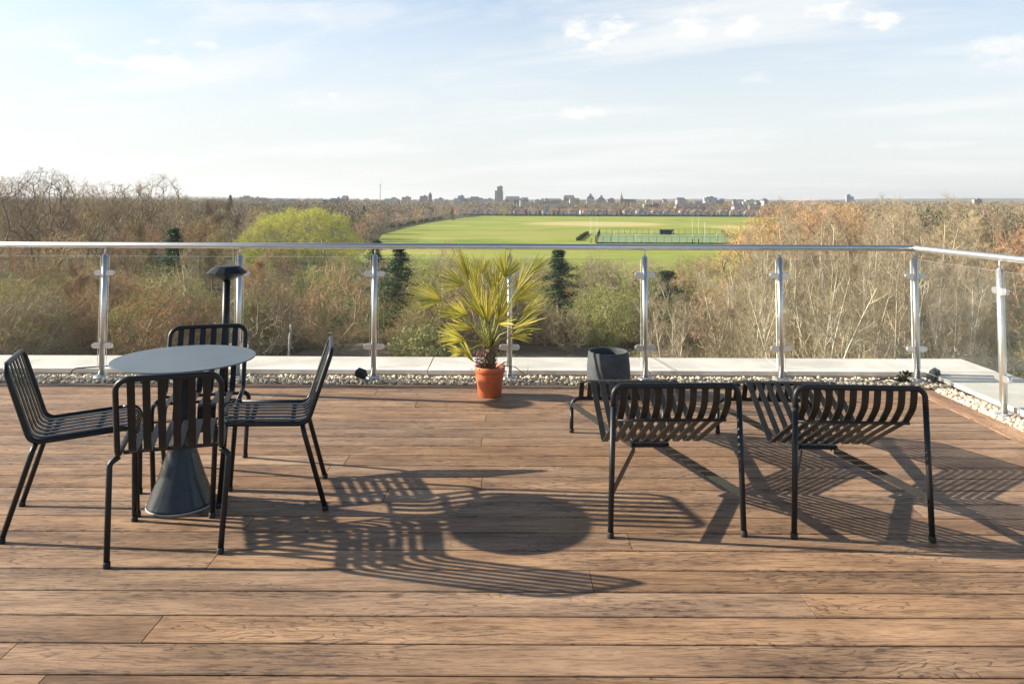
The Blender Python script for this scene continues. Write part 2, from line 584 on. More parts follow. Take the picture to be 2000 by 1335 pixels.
def build_pebbles():
    rng = np.random.default_rng(5)
    bm = bmesh.new(); bmesh.ops.create_icosphere(bm, subdivisions=2, radius=1.0)
    bv = np.array([v.co[:] for v in bm.verts]); bf = np.array([[v.index for v in f.verts] for f in bm.faces]); bm.free()
    P = []
    for (x0, x1, y0, y1, n) in ((-7.4, 3.64, 6.575, 6.815, 8200), (3.515, 3.665, .6, 6.58, 6000)):
        P.append(np.c_[rng.uniform(x0, x1, n), rng.uniform(y0, y1, n), rng.uniform(-.022, .012, n)])
    P = np.concatenate(P)
    n = len(P)
    r = rng.uniform(.0085, .0175, n)
    S = np.c_[r * rng.uniform(.9, 1.35, n), r * rng.uniform(.85, 1.1, n), r * rng.uniform(.55, .85, n)]
    # random rotations
    q = rng.normal(size=(n, 4)); q[:, 1:3] *= .35; q /= np.linalg.norm(q, axis=1)[:, None]
    w, x, y, z = q.T
    Rm = np.stack([1 - 2 * (y * y + z * z), 2 * (x * y - z * w), 2 * (x * z + y * w), 2 * (x * y + z * w), 1 - 2 * (x * x + z * z),
                   2 * (y * z - x * w), 2 * (x * z - y * w), 2 * (y * z + x * w), 1 - 2 * (x * x + y * y)], 1).reshape(n, 3, 3)
    lump = 1 + 0.10 * np.sin(bv[None] @ rng.normal(size=(n, 3, 1)) * 2.0 + rng.uniform(0, 6, (n, 1, 1)))
    V = np.einsum('nij,nkj->nki', Rm, bv[None] * S[:, None] * lump) + P[:, None]
    F = bf[None] + (np.arange(n) * len(bv))[:, None, None]
    me = fast_mesh('pebbles', V.reshape(-1, 3), F.reshape(-1, 3), [M_PEBBLE], smooth=True)
    a = me.attributes.new('stone', 'FLOAT', 'FACE')
    a.data.foreach_set('value', np.repeat(rng.random(n), len(bf)).astype(np.float32))
    tag(link('pebbles', me), kind='stuff', label='cream pebbles filling the strip along the parapet')


build_pebbles()


def build_parapet():
    # two walls, each capped with pale slabs
    p = empty('parapet_wall', (-2, 7.1, 0))
    tag(p, 'low parapet wall with wide pale coping slabs running behind the whole back balustrade', 'wall')
    b = MB(); b.box((-2.0 + 2, 0.0, -9.24), (11.9, .50, 18.4))
    b.build('wall', M_STONEWALL, p)
    fr = MB(); fr.box((0.1, -.2645, -.0105), (11.7, .012, .085)); fr.build('upstand', M_STONEWALL, p)
    joints = [-7.6, -6.05, -3.62, -2.62, -.735, 1.47 - .25, 2.42, 3.66]
    for i, (a, c) in enumerate(zip(joints[:-1], joints[1:])):
        s = MB(); s.box(((a + c) / 2 + 2, .005 + (0.002 if i % 2 else 0), .042), (c - a - .006, .56, .036), rot=Matrix.Rotation(R((.05, -.08, .04)[i % 3]), 3, 'Y'))
        s.build('coping_slab', M_STONE, p, bevel=.004)
    q = empty('parapet_wall', (3.98, 5.0, 0))
    tag(q, 'short parapet wall with pale coping running toward the camera at the right corner', 'wall')
    b = MB(); b.box((0.0, -2.2, -9.24), (.50, 8.6, 18.4)); b.build('wall', M_STONEWALL, q)
    for (y0, y1, dx) in ((6.815, 7.385, .0), (5.62, 6.805, .05), (3.2, 5.61, .0), (1.0, 3.19, .03), (-1.45, .99, .0)):
        s = MB(); s.box((dx * .5 + .0, (y0 + y1) / 2 - 5.0, .044), (.62 + dx, y1 - y0 - .005, .036)); s.build('coping_slab', M_STONE, q, bevel=.004)


build_parapet()

# ------------------------------------------------------------------ balustrade
RAIL_Y, RAIL_X, RAIL_Z = 6.748, 3.60, 1.1465
SP = 1.184
POST_X = [-3.567 + SP * i for i in range(7)]


def build_balustrade():
    root = empty('balustrade', (0, RAIL_Y, 0))
    tag(root, 'glass balustrade with round steel handrail and posts along the terrace edge', 'railing')
    L = lambda x, y, z: (x, y - RAIL_Y, z)
    xr = POST_X[6]
    b = MB()
    ang = Vector((xr + .00, RAIL_Y, 0)); near = Vector((xr + .10, 3.2, 0))
    b.tube([L(-8.2, RAIL_Y, RAIL_Z), L(xr - .01, RAIL_Y, RAIL_Z)], .0255, 20)
    b.build('handrail', M_STEEL, root)
    b = MB()
    b.tube([L(xr - .012, RAIL_Y + .014, RAIL_Z), L(xr + .01, RAIL_Y - .04, RAIL_Z), L(xr + .055, RAIL_Y - 1.0, RAIL_Z + .004), L(xr + .16, 3.2, RAIL_Z + .012), L(xr + .25, 0.4, RAIL_Z + .015)], .0255, 20)
    b.build('handrail', M_STEEL, root)
    spots = [(-3.567 - 2 * SP, RAIL_Y, 0), (-3.567 - SP, RAIL_Y, 0)] + [(x, RAIL_Y, 0) for x in POST_X] + [(xr + .055, 5.66, 1), (xr + .10, 4.5, 1), (xr + .155, 3.34, 1), (xr + .19, 2.18, 1), (xr + .225, 1.02, 1)]
    first = None
    for (x, y, side) in spots:
        if first is None:
            t = MB()
            t.tube([(0, 0, .012), (0, 0, 1.063)], .0235, 18)
            t.tube([(0, 0, 1.0635), (0, 0, 1.068)], .020, 18)
            t.tube([(0, 0, 1.0685), (0, 0, RAIL_Z - .02)], .0075, 10)
            post = t.build('post', M_STEEL, root)
            f = MB(); f.lathe([(.066, .0), (.066, .012), (.056, .022), (.034, .026), (.0242, .027)], n=28, capt=False)
            f.build('base_flange', M_STEEL, post)
            for zc in (.275, .905):
                c = MB()
                outline = [(-.088, -.018)]
                pts = []
                for k in range(9):
                    a = math.pi / 2 + math.pi * k / 8
                    pts.append((-.066 + .0235 * math.cos(a), .0235 * math.sin(a)))
                for k in range(9):
                    a = -math.pi / 2 + math.pi * k / 8
                    pts.append((.066 + .0235 * math.cos(a), .0235 * math.sin(a)))
                n = len(pts); i0 = len(c.v)
                c.v += [(px, -.014, zc + pz) for px, pz in pts] + [(px, .014, zc + pz) for px, pz in pts]
                c.face(range(i0, i0 + n)); c.face([i0 + n + k for k in range(n)][::-1])
                for k in range(n):
                    c.face((i0 + k, i0 + n + k, i0 + n + (k + 1) % n, i0 + (k + 1) % n))
                c.build('glass_clamp', M_STEEL, post, bevel=.002)
            first = post
        else:
            post = copy_tree(first, root)
        post.location = L(x, y, 0)
        if side: post.rotation_euler.z = R(88)
        if side == 0 and abs(x - xr) < .01:
            pass
    # panes between posts, held by the clamps
    xs = [s[0] for s in spots[:9]]
    xs = [xs[0] - SP] + xs
    for a, c in zip(xs[:-1], xs[1:]):
        g = MB(); g.box(((a + c) / 2, 0, .575), (c - a - .075, .012, .95))
        g.m = [1, 1, 0, 1, 0, 1]
        g.build('glass_pane', [M_GLASS, M_GLASSEDGE], root)
    for (x0, y0), (x1, y1) in (((xr + .003, RAIL_Y), (xr + .055, 5.66)), ((xr + .055, 5.66), (xr + .10, 4.5)), ((xr + .10, 4.5), (xr + .155, 3.34)), ((xr + .155, 3.34), (xr + .19, 2.18)), ((xr + .19, 2.18), (xr + .225, 1.02))):
        d = Vector((x1 - x0, y1 - y0, 0)); ln = d.length
        g = MB(); g.box((0, 0, .575), (ln - .075, .012, .95)); g.m = [1, 1, 0, 1, 0, 1]
        o = g.build('glass_pane', [M_GLASS, M_GLASSEDGE], root)
        o.location = L((x0 + x1) / 2, (y0 + y1) / 2, 0); o.rotation_euler.z = math.atan2(d.y, d.x)


build_balustrade()

# ------------------------------------------------------------------ chairs
def make_chair():
    root = empty('slatted_chair')
    hw, rt = .213, .0128
    prof = [(-.288, .788), (-.172, .430), (.18, .4515)]
    side = lambda s: [(s * hw, y, z) for y, z in prof]
    path = [Vector(p) for p in side(-1)[::-1]] + [Vector(p) for p in side(1)]
    pts = fillet(path, [.055, .055, .055, .055], 6)
    b = MB(); b.tube(pts, rt, 12); b.build('frame', M_BLACK, root)
    for s in (-1, 1):
        l = MB(); l.tube(fillet([(s * hw, .1805, .4515), (s * hw, .262, .456), (s * .188, .272, .012)], .05, 7), rt, 12)
        leg = l.build('leg', M_BLACK, root)
        f = MB(); f.lathe([(.0150, 0), (.0158, .006), (.0158, .022), (.0132, .026)], (s * .188, .272, 0), 14); f.build('foot_cap', M_RUBBER, leg)
        l = MB(); l.tube(fillet([(s * .209, -.150, .424), (s * .246, -.158, .398), (s * .226, -.268, .012)], .028, 7), rt, 12)
        leg = l.build('leg', M_BLACK, root)
        f = MB(); f.lathe([(.0150, 0), (.0158, .006), (.0158, .022), (.0132, .026)], (s * .226, -.268, 0), 14); f.build('foot_cap', M_RUBBER, leg)
    sp = [(0, -.287, .785), (0, -.172, .4335), (0, .262, .4600), (0, .272, .385)]
    fl = fillet(sp, [.055, .045], 8)
    cut = 1 + 4
    back, seat = fl[:cut + 1], fl[cut:]
    for nm, pth in (('backrest', back), ('seat', seat)):
        m = MB()
        for k in range(6):
            x = (-2.5 + k) * .061
            m.strip([p + Vector((x, 0, 0)) for p in pth], .032, .005, (1, 0, 0))
        m.build(nm, M_BLACK, root)
    for k in range(3):
        c = MB()
        if k == 0: c.tube([(-.195, .2735, .388), (.195, .2735, .388)], .006, 8)
        if k == 1: c.box((0, .10, .4385), (.40, .022, .012))
        if k == 2: c.box((0, -.10, .4265), (.40, .022, .012))
        c.build('crossbar', M_BLACK, root)
    return root


def place(o, x, y, rz):
    o.location = (x, y, 0); o.rotation_euler.z = rz


GRP_CH = 'slatted metal chairs round the cone table'
proto = make_chair()
tag(proto, 'nearest black slatted chair, its back to the camera, in front of the round table', 'chair', GRP_CH)


def chair_at(o, rear, ang):
    """rear = midpoint of the rear feet, ang = facing direction measured from +Y (ccw)"""
    f = Vector((-math.sin(ang), math.cos(ang)))
    place(o, rear[0] + f.x * .268, rear[1] + f.y * .268, ang)


chair_at(proto, (-1.495, 3.395), R(17.5))
c = copy_tree(proto); tag(c, 'black slatted metal chair at the left edge of the deck, facing right toward the table', 'chair', GRP_CH)
chair_at(c, (-2.395, 3.765), R(-67.4))
c = copy_tree(proto); tag(c, 'black slatted metal chair right of the round table, seen side on, facing left', 'chair', GRP_CH)
chair_at(c, (-.987, 4.156), R(104))
c = copy_tree(proto); tag(c, 'black slatted metal chair behind the round table, beside the mushroom capped bollard', 'chair', GRP_CH)
chair_at(c, (-1.825, 4.656), R(195))


def make_table():
    root = empty('round_table', (-1.689, 4.006, 0))
    tag(root, 'round dark grey bistro table on a cone shaped pedestal', 'table')
    b = MB(); b.lathe([(.346, .733), (.350, .7345), (.350, .7385), (.348, .740)], n=96, sm=False)
    b.build('tabletop', M_TOP, root)
    b = MB(); b.lathe([(.163, .012), (.160, .020), (.112, .145), (.062, .300), (.034, .400), (.029, .430), (.028, .470), (.028, .690), (.036, .705), (.13, .722), (.13, .7325)], n=56)
    b.build('pedestal', M_CONEBASE, root)
    b = MB(); b.lathe([(.158, 0), (.166, .002), (.1665, .010), (.1635, .0118)], n=56); b.build('base_rim', M_CONERIM, root)


make_table()


# ------------------------------------------------------------------ chaises longues
def make_chaise():
    root = empty('chaise_longue')
    rt = .0133
    hd = [(-.313, 0, .012), (-.296, 0, .693), (.296, 0, .693), (.313, 0, .012)]
    pts = fillet(hd, .06, 7)
    t = Vector(pts[1]); 
    lo = lambda s: Vector((s * .3115, 0, .06)).lerp(Vector((s * .297, 0, .64)), .93)
    ht = fillet([lo(-1), (-.296, 0, .693), (.296, 0, .693), lo(1)], .045, 7)
    b = MB(); b.tube(ht, rt, 14); b.build('head_frame', M_BLACK, root)
    for s in (-1, 1):
        l = MB(); l.tube([(s * .313, 0, .012), lo(s) - Vector((0, 0, .0006))], rt, 14)
        leg = l.build('leg', M_BLACK, root)
        f = MB(); f.lathe([(.0155, 0), (.0165, .006), (.0165, .024), (.0136, .028)], (s * .313, 0, 0), 14); f.build('foot_cap', M_RUBBER, leg)
    FY = 1.60
    fl = lambda s: Vector((s * .312, FY, .155))
    ft = fillet([fl(-1), (-.309, FY, .226), (.309, FY, .226), fl(1)], .05, 7)
    b = MB(); b.tube(ft, rt, 14); b.build('foot_frame', M_BLACK, root)
    for s in (-1, 1):
        l = MB(); l.tube([(s * .314, FY, .012), fl(s) - Vector((0, 0, .0006))], rt, 14)
        leg = l.build('leg', M_BLACK, root)
        f = MB(); f.lathe([(.0155, 0), (.0165, .006), (.0165, .024), (.0136, .028)], (s * .314, FY, 0), 14); f.build('foot_cap', M_RUBBER, leg)
    prof = [(0, .004, .688), (0, .018, .60), (0, .098, .515), (0, .575, .258), (0, 1.045, .478), (0, 1.54, .345), (0, 1.592, .232)]
    fp = fillet(prof, [.12, .13, .022, .09, .035], 7)
    cut = next(i for i, p in enumerate(fp) if p.y > .571)
    for nm, pth in (('backrest', fp[:cut + 1]), ('seat', fp[cut:])):
        m = MB()
        for k in range(10):
            x = (-4.5 + k) * .0555
            m.strip([p + Vector((x, 0, 0)) for p in pth], .032, .005, (1, 0, 0))
        m.build(nm, M_OLIVE, root)
    for y, z in ((.088, .5085), (1.06, .455)):
        c = MB(); c.tube([(-.262, y, z), (.262, y, z)], .0075, 8); c.build('crossbar', M_BLACK, root)
    b = MB()
    b.box((0, .60, .236), (.205, .045, .022))
    b.build('brace_plate', M_BLACK, root)
    for s in (-1, 1):
        for (e, ez) in (((s * .3065, .014), .19), ((s * .310, FY - .012), .19)):
            z = MB()
            z.strip([(s * .085, .60 + (-.02 if e[1] < .5 else .02), .222), (e[0], e[1], ez)], .038, .005, (0, 0, 1))
            z.build('brace', M_OLIVE, root)
    return root


GRP_L = 'slatted chaises longues side by side'
ch = make_chaise()
tag(ch, 'black slatted chaise longue seen from its head end, beside the grey planter', 'chaise longue', GRP_L)
place(ch, .777, 3.648, R(2.0))
c2 = copy_tree(ch)
tag(c2, 'black slatted chaise longue seen from its head end, closer to the terrace corner', 'chaise longue', GRP_L)
place(c2, 1.630, 3.624, R(-2.7))


# ------------------------------------------------------------------ small things on the deck
def bollard():
    r = empty('bollard_heater', (-2.30, 6.22, 0))
    tag(r, 'black bollard with a wide flat mushroom cap standing behind the round table', 'bollard')
    b = MB(); b.lathe([(.0, .906), (.05, .908), (.085, .930), (.128, .940), (.130, .946), (.158, .960), (.160, .966), (.098, 1.012), (.090, 1.016), (.0, 1.019)], n=14, sm=False, capb=False, capt=False)
    b.build('cap', M_BLACK, r)
    b = MB(); b.tube([(0, 0, .012), (0, 0, .907)], .029, 18); b.build('pole', M_BLACK, r)
    b = MB(); b.lathe([(.085, 0), (.085, .010), (.08, .0115)], n=28); b.build('base_plate', M_BLACK, r)


bollard()


def planter():
    r = empty('planter', (.79, 6.29, 0))
    tag(r, 'empty dark grey round planter pot behind the first chaise longue', 'planter')
    b = MB()
    b.lathe([(.155, 0), (.170, .01), (.178, .12), (.173, .22), (.163, .33), (.158, .338), (.148, .336), (.146, .325), (.158, .2), (.155, .08), (0, .075)], n=48, capt=False)
    b.build('pot', M_CONC, r)
    b = MB(); b.lathe([(.150, .115), (.08, .125), (0, .118)], n=30, capb=False, capt=False); b.build('soil', M_SOIL, r)


planter()


def spotlight(loc, rz, tilt, label, mat=None):
    r = empty('floor_spotlight', loc, rz); r.scale = (.8, .8, .8)
    tag(r, label, 'spotlight', 'small floor spotlights in the pebbles')
    rot = Matrix.Rotation(tilt, 3, 'Y') @ Matrix.Rotation(R(18), 3, 'X')
    b = MB(); b.box((0, 0, .085), (.125, .085, .075), rot=rot, taper=(.78, .8)); b.build('housing', mat or M_BLACK, r, bevel=.006)
    b = MB(); b.strip([(-.055, 0, .085), (-.055, 0, .012), (.055, 0, .012), (.055, 0, .085)], .02, .004, (0, 1, 0)); b.build('bracket', M_BLACK, r)


spotlight((-1.29, 6.66, 0), R(-25), R(12), 'small black spotlight tilted against the foot of a post, left of the palm')
spotlight((3.66, 6.70, 0.01), R(30), R(-14), 'small grey spotlight at the corner post of the balustrade', M_CONC)


def small_bits():
    b = MB()
    rng = random.Random(4)
    for k in range(46):
        a = rng.uniform(0, 6.28); r0 = rng.uniform(0, .07)
        p = Vector((math.cos(a) * r0, math.sin(a) * r0 * .7, rng.uniform(.0, .08)))
        q = p + Vector((rng.uniform(-.05, .05), rng.uniform(-.04, .04), rng.uniform(-.02, .035)))
        b.tube([p, p.lerp(q, .5) + Vector((0, 0, .01)), q], [.006, .008, .002], 5)
    b.tube([(-.02, 0, .02), (-.14, 0, .03), (-.27, .0, .012)], .006, 6)
    o = b.build('dead_plant', simple('dead_leaf', (.06, .045, .03), .9, var=.5, scale=40), loc=(3.38, 6.66, .01))
    tag(o, 'dried brown dead plant clump lying on the pebbles left of the corner post', 'dead plant')
    b = MB()
    b.strip([(1.345, 7.345, .0650), (1.41, 6.98, .0655), (1.425, 6.85, .0655), (1.428, 6.812, .060), (1.429, 6.808, .0)], .045, .004, (1, 0, 0))
    tag(b.build('strap', simple('pale_strap', (.5, .46, .41), .8)), 'pale strap draped across the coping and down its face', 'strap')
    b = MB(); b.tube(fillet([(-3.30, 6.99, .066), (-3.62, 6.90, .066), (-3.86, 6.80, .066), (-3.86, 6.795, .015)], [.05, .05], 4), .005, 6)
    tag(b.build('cable', M_RUBBER), 'thin dark cable lying over the coping beside the second post', 'cable')


small_bits()


# ------------------------------------------------------------------ potted fan palm
def palm_material():
    m, g, b, out = new_mat('palm_leaf')
    tc = g.add('ShaderNodeTexCoord').outputs['Object']
    n = g.noise(tc, 14, 3)
    rnd = g.add('ShaderNodeAttribute', attribute_name='leaflet').outputs['Fac']
    c = g.ramp(g.math('ADD', g.math('MULTIPLY', rnd, .6), g.math('MULTIPLY', n, .4)),
               [(0.1, (.15, .19, .035)), (0.34, (.34, .34, .055)), (0.56, (.64, .55, .09)), (0.80, (.78, .66, .20)), (.97, (.56, .38, .16))])
    g.put(b.inputs['Base Color'], c)
    b.inputs['Roughness'].default_value = 0.5
    tl = g.add('ShaderNodeBsdfTranslucent')
    g.put(tl.inputs[0], c)
    mx = g.add('ShaderNodeMixShader'); mx.inputs[0].default_value = 0.38
    g.t.links.new(b.outputs[0], mx.inputs[1]); g.t.links.new(tl.outputs[0], mx.inputs[2])
    g.t.links.new(mx.outputs[0], out.inputs[0])
    return m


def palm():
    root = empty('potted_palm', (-.170, 6.19, 0))
    tag(root, 'yellow green fan palm in an orange terracotta pot on the deck', 'potted plant')
    b = MB()
    b.lathe([(.088, 0.0), (.092, .002), (.113, .185), (.1135, .187), (.121, .189), (.1225, .232), (.119, .236), (.113, .234), (.111, .20), (.105, .19)], n=48, capt=False)
    b.build('pot', M_TERRA, root)
    b = MB(); b.lathe([(.1095, .195), (.07, .206), (.0, .212)], n=30, capb=False, capt=False); b.build('soil', M_SOIL, root)
    mb = simple('palm_fibre', (.16, .115, .06), .9, var=.5, scale=50, bump=1, bscale=80)
    b = MB()
    b.lathe([(.034, .20), (.046, .24), (.042, .30), (.034, .36), (.028, .42), (.012, .47)], n=14)
    rng = random.Random(11)
    for k in range(60):
        a = rng.uniform(0, 6.28); z = rng.uniform(.22, .42); r0 = .042 - (z - .22) * .06
        p = Vector((math.cos(a) * r0, math.sin(a) * r0, z))
        q = p + Vector((math.cos(a) * .022, math.sin(a) * .022, rng.uniform(.01, .06)))
        b.tube([p, q], [.005, .001], 4)
    b.build('trunk', mb, root)
    ML = palm_material()
    MP = simple('palm_stalk', (.34, .36, .085), .5, var=.2)
    # hub (x,z), tip (x,z), depth of hub, half opening angle, number of leaflets
    FR = [((-.171, .908), (-.275, 1.17), .02, 14, 12, 1.0), ((-.214, .859), (-.43, .94), .10, 34, 16, 1.0), ((-.387, .754), (-.63, .835), -.04, 36, 15, 1.0),
          ((-.169, .649), (-.345, .75), -.14, 30, 13, 1.0), ((-.13, .545), (-.33, .63), -.16, 16, 10, 1.0), ((-.187, .468), (-.39, .565), -.20, 24, 12, 1.0),
          ((-.21, .359), (-.33, .40), -.12, 26, 8, 1.0), ((-.074, .946), (-.104, 1.12), .16, 42, 14, 1.0), ((.119, .928), (.165, 1.17), .04, 40, 18, 1.0),
          ((-.015, .60), (-.02, .905), -.20, 24, 15, 1.0), ((.288, .938), (.47, 1.09), .10, 22, 13, 1.0), ((.173, .737), (.48, .90), .06, 22, 14, 1.0),
          ((.043, .603), (.22, .665), -.22, 16, 9, 1.0), ((.178, .536), (.42, .655), -.06, 22, 13, 1.0), ((.15, .489), (.335, .56), -.16, 20, 12, 1.0),
          ((-.128, .288), (-.24, .46), -.10, 16, 7, 1.0), ((.055, .70), (.10, .98), .10, 30, 14, 1.0), ((-.10, .74), (-.16, 1.0), .06, 26, 13, 1.0),
          ((.21, .83), (.34, 1.05), -.06, 20, 11, 1.0), ((-.06, .63), (-.17, .90), -.10, 24, 12, 1.0), ((.06, .60), (.14, .86), -.14, 22, 12, 1.0), ((-.12, .82), (-.20, 1.08), .12, 24, 12, 1.0),
          ((.02, .80), (.03, 1.10), .14, 26, 13, 1.0), ((-.24, .62), (-.44, .70), .04, 22, 10, 1.0), ((.24, .64), (.45, .76), .02, 20, 11, 1.0)]
    for (hx, hz), (tx, tz), dy, half, n, _ in FR:
        hub = Vector((hx, dy, hz)); ax = Vector((tx - hx, dy * .55 + rng.uniform(-.03, .03), tz - hz)); ln = ax.length; ax.normalize()
        st = Vector((hx * .06, dy * .1, .36 + .05 * rng.random()))
        if hz < .32: st = Vector((-.06, -.03, .215))
        # stalk
        b = MB(); mid = st.lerp(hub, .5) + Vector((hx * -.10, 0, .025))
        b.tube([st, st.lerp(mid, .6), mid, mid.lerp(hub, .6), hub + ax * .01], [.0058, .005, .0042, .0036, .003], 6)
        fo = b.build('frond', MP, root)
        nrm = Vector((rng.uniform(-.3, .3), -1, rng.uniform(.1, .7)))
        sd = ax.cross(nrm).normalized(); nrm = sd.cross(ax).normalized()
        V, F, A = [], [], []
        n = int(n * 1.25)
        for k in range(n):
            t = (k + .5) / n * 2 - 1
            a = R(half) * t * 1.22 + R(2.0) * rng.uniform(-1, 1)
            d = (ax * math.cos(a) + sd * math.sin(a) + nrm * (.20 * (1 - t * t) - .05 + rng.uniform(-.08, .08))).normalized()
            L_ = ln * (1.10 - .34 * t * t) * rng.uniform(.74, 1.14)
            w = .0046 * rng.uniform(.75, 1.25)
            pl = (sd * math.cos(a) - ax * math.sin(a)).normalized()
            droop = Vector((0, 0, -1)) * L_ * rng.uniform(.02, .10)
            tone = rng.random() * .75 + (.2 if t > 0 else .0)
            rows = []
            for u, ww in ((0, .25), (.25, .8), (.55, 1), (.82, .62), (1, .06)):
                cpt = hub + d * (L_ * u) + droop * u * u
                rows.append((cpt - pl * w * ww + nrm * w * ww * .55, cpt, cpt + pl * w * ww + nrm * w * ww * .55))
            i = len(V)
            for r3 in rows: V += [tuple(q) for q in r3]
            for u in range(4):
                for c_ in range(2):
                    F.append((i + u * 3 + c_, i + u * 3 + c_ + 1, i + u * 3 + c_ + 4, i + u * 3 + c_ + 3)); A.append(min(1, tone + (.18 if u == 3 else 0)))
        me = bpy.data.meshes.new('leaf'); me.from_pydata(V, [], F); me.materials.append(ML)
        at_ = me.attributes.new('leaflet', 'FLOAT', 'FACE'); at_.data.foreach_set('value', np.array(A, np.float32)); me.update()
        link('leaf', me, fo)
    # small purple filler plant and a withered strand
    b = MB()
    for k in range(150):
        a = rng.uniform(0, 6.28); r0 = rng.uniform(0, .045)
        p = Vector((-.065 + math.cos(a) * r0, -.03 + math.sin(a) * r0, .20)); q = p + Vector((rng.uniform(-.04, .03), rng.uniform(-.05, .02), rng.uniform(.02, .15)))
        e = Vector((rng.uniform(-1, 1), rng.uniform(-1, 1), rng.uniform(-1, 1))).normalized() * .009
        f_ = Vector((rng.uniform(-1, 1), rng.uniform(-1, 1), rng.uniform(-1, 1))).normalized() * .008
        b.poly([q - e, q + f_, q + e, q - f_], 0 if rng.random() < .7 else 1)
        if k % 4 == 0: b.tube([p, q], .0012, 3, 1)
    b.build('heather', [simple('heather_flower', (.20, .05, .085), .8, var=.4, scale=50), simple('heather_stem', (.07, .05, .035), .9)], root)
    b = MB()
    b.tube([(.05, -.02, .21), (.11, -.03, .245), (.20, -.03, .235), (.29, -.03, .165), (.30, -.02, .18), (.305, -.02, .24)], [.004, .004, .0035, .004, .002, .001], 5)
    for k in range(5):
        b.tube([(.03, -.02, .21), (.07 + .012 * k, -.05, .235 + .01 * k), (.11 + .012 * k, -.05, .20 + .02 * k)], [.003, .004, .001], 5)
    b.build('withered_leaf', simple('withered_leaf', (.12, .095, .07), .9, var=.3), root)


palm()

# ------------------------------------------------------------------ terrain
def xy(px, Y):
    """photo column at distance Y -> X on the ground"""
    return (px - 1000) / F_PX * Y


def ground_material():
    m, g, b, out = new_mat('woodland_floor')
    pos = g.add('ShaderNodeNewGeometry').outputs['Position']
    n1 = g.noise(pos, .035, 5, .6); n2 = g.noise(pos, .6, 5, .65)
    c = g.ramp(n1, [(.30, (.075, .056, .032)), (.45, (.10, .082, .043)), (.58, (.075, .09, .03)), (.74, (.12, .16, .04))])
    c = g.mix(g.math('MULTIPLY', g.smooth(n2, .4, .75), .6), c, (.05, .042, .025))
    g.put(b.inputs['Base Color'], c); b.inputs['Roughness'].default_value = 1.0
    b.inputs['Specular IOR Level'].default_value = .1
    return m


def field_material():
    m, g, b, out = new_mat('mown_grass')
    pos = g.add('ShaderNodeNewGeometry').outputs['Position']
    x, y, z = g.sep(pos)
    n1 = g.noise(g.comb(g.math('MULTIPLY', x, .55), g.math('MULTIPLY', y, .8), 0), .03, 6, .66)
    n2 = g.noise(pos, .45, 4, .6)
    c = g.ramp(n1, [(.30, (.17, .235, .036)), (.44, (.25, .305, .055)), (.56, (.325, .345, .08)), (.70, (.42, .38, .135))])
    c = g.mix(g.math('MULTIPLY', g.smooth(n2, .45, .8), .35), c, (.17, .21, .045))

    def patch(cx, cy, rx, ry, col, k, c):
        q = g.math('ADD', g.math('POWER', g.math('DIVIDE', g.math('SUBTRACT', x, cx), rx), 2.0),
                   g.math('POWER', g.math('DIVIDE', g.math('SUBTRACT', y, cy), ry), 2.0))
        q = g.math('ADD', q, g.math('MULTIPLY', g.math('SUBTRACT', n1, .5), 1.6))
        return g.mix(g.math('MULTIPLY', g.math('SUBTRACT', 1.0, g.smooth(q, .5, 1.15)), k), c, col)
    c = patch(xy(1160, 640), 620, 60, 62, (.54, .45, .20), .95, c)          # dry worn cricket square
    c = patch(xy(1480, 560), 555, 42, 50, (.50, .43, .19), .9, c)
    c = patch(xy(1000, 430), 440, 55, 45, (.36, .33, .11), .45, c)
    g.put(b.inputs['Base Color'], c); b.inputs['Roughness'].default_value = 1.0
    b.inputs['Specular IOR Level'].default_value = .1
    return m


M_GROUND = ground_material()
M_FIELD = field_material()
M_TURF = simple('artificial_turf', (.21, .30, .12), .95, var=.2, scale=.08, coord='Generated')
M_ASPH = simple('old_asphalt', (.10, .095, .088), .95, var=.2, scale=.5)
M_PATHDIRT = simple('dirt_path', (.20, .17, .13), 1.0, var=.3, scale=.3)


def terrain():
    b = MB(); b.poly([(-8600, -1700, GZ), (8600, -1700, GZ), (8600, 8600, GZ), (-8600, 8600, GZ)])
    tag(b.build('ground', M_GROUND), kind='structure')
    z = GZ + .06
    far = 885
    out = [(xy(690, 250), 250), (xy(735, 330), 330), (xy(748, 420), 420), (xy(795, 520), 520), (xy(838, 620), 620), (xy(893, 760), 760), (xy(945, far), far), (xy(1560, far), far),
           (xy(1700, 600), 600), (xy(1650, 330), 330), (xy(1480, 200), 200), (xy(1290, 170), 170), (xy(1250, 128), 128), (xy(1190, 128), 128), (xy(1150, 190), 190), (xy(960, 215), 215), (xy(770, 215), 215)]
    b = MB(); b.poly([(x, y, z) for x, y in out[::-1]]); tag(b.build('playing_field', M_FIELD), kind='structure')
    # all-weather pitch
    b = MB(); b.poly([(xy(1163, 352), 352, z + .03), (xy(1445, 352), 352, z + .03), (xy(1408, 440), 440, z + .03), (xy(1172, 440), 440, z + .03)])
    tag(b.build('sports_pitch', M_TURF), kind='structure')
    b = MB(); b.poly([(-28, 96, z), (34, 90, z), (36, 101, z), (-26, 109, z)]); tag(b.build('path', M_PATHDIRT), kind='structure')
    # street behind the tree avenue at the left edge of the field
    b = MB(); p = [(728, 430), (768, 520), (806, 620), (850, 760), (900, 900)]
    L_ = [Vector((xy(a, y) - 26, y, z)) for a, y in p]
    b.poly([v + Vector((-5, 0, 0)) for v in L_] + [v + Vector((5, 0, 0)) for v in L_[::-1]][::1])
    tag(b.build('street', M_ASPH), kind='structure')
    b = MB(); b.poly([(xy(900, 905), 897, z + .01), (xy(1600, 905), 897, z + .01), (xy(1600, 905), 906, z + .01), (xy(900, 905), 906, z + .01)])
    tag(b.build('street', M_ASPH), kind='structure')


terrain()

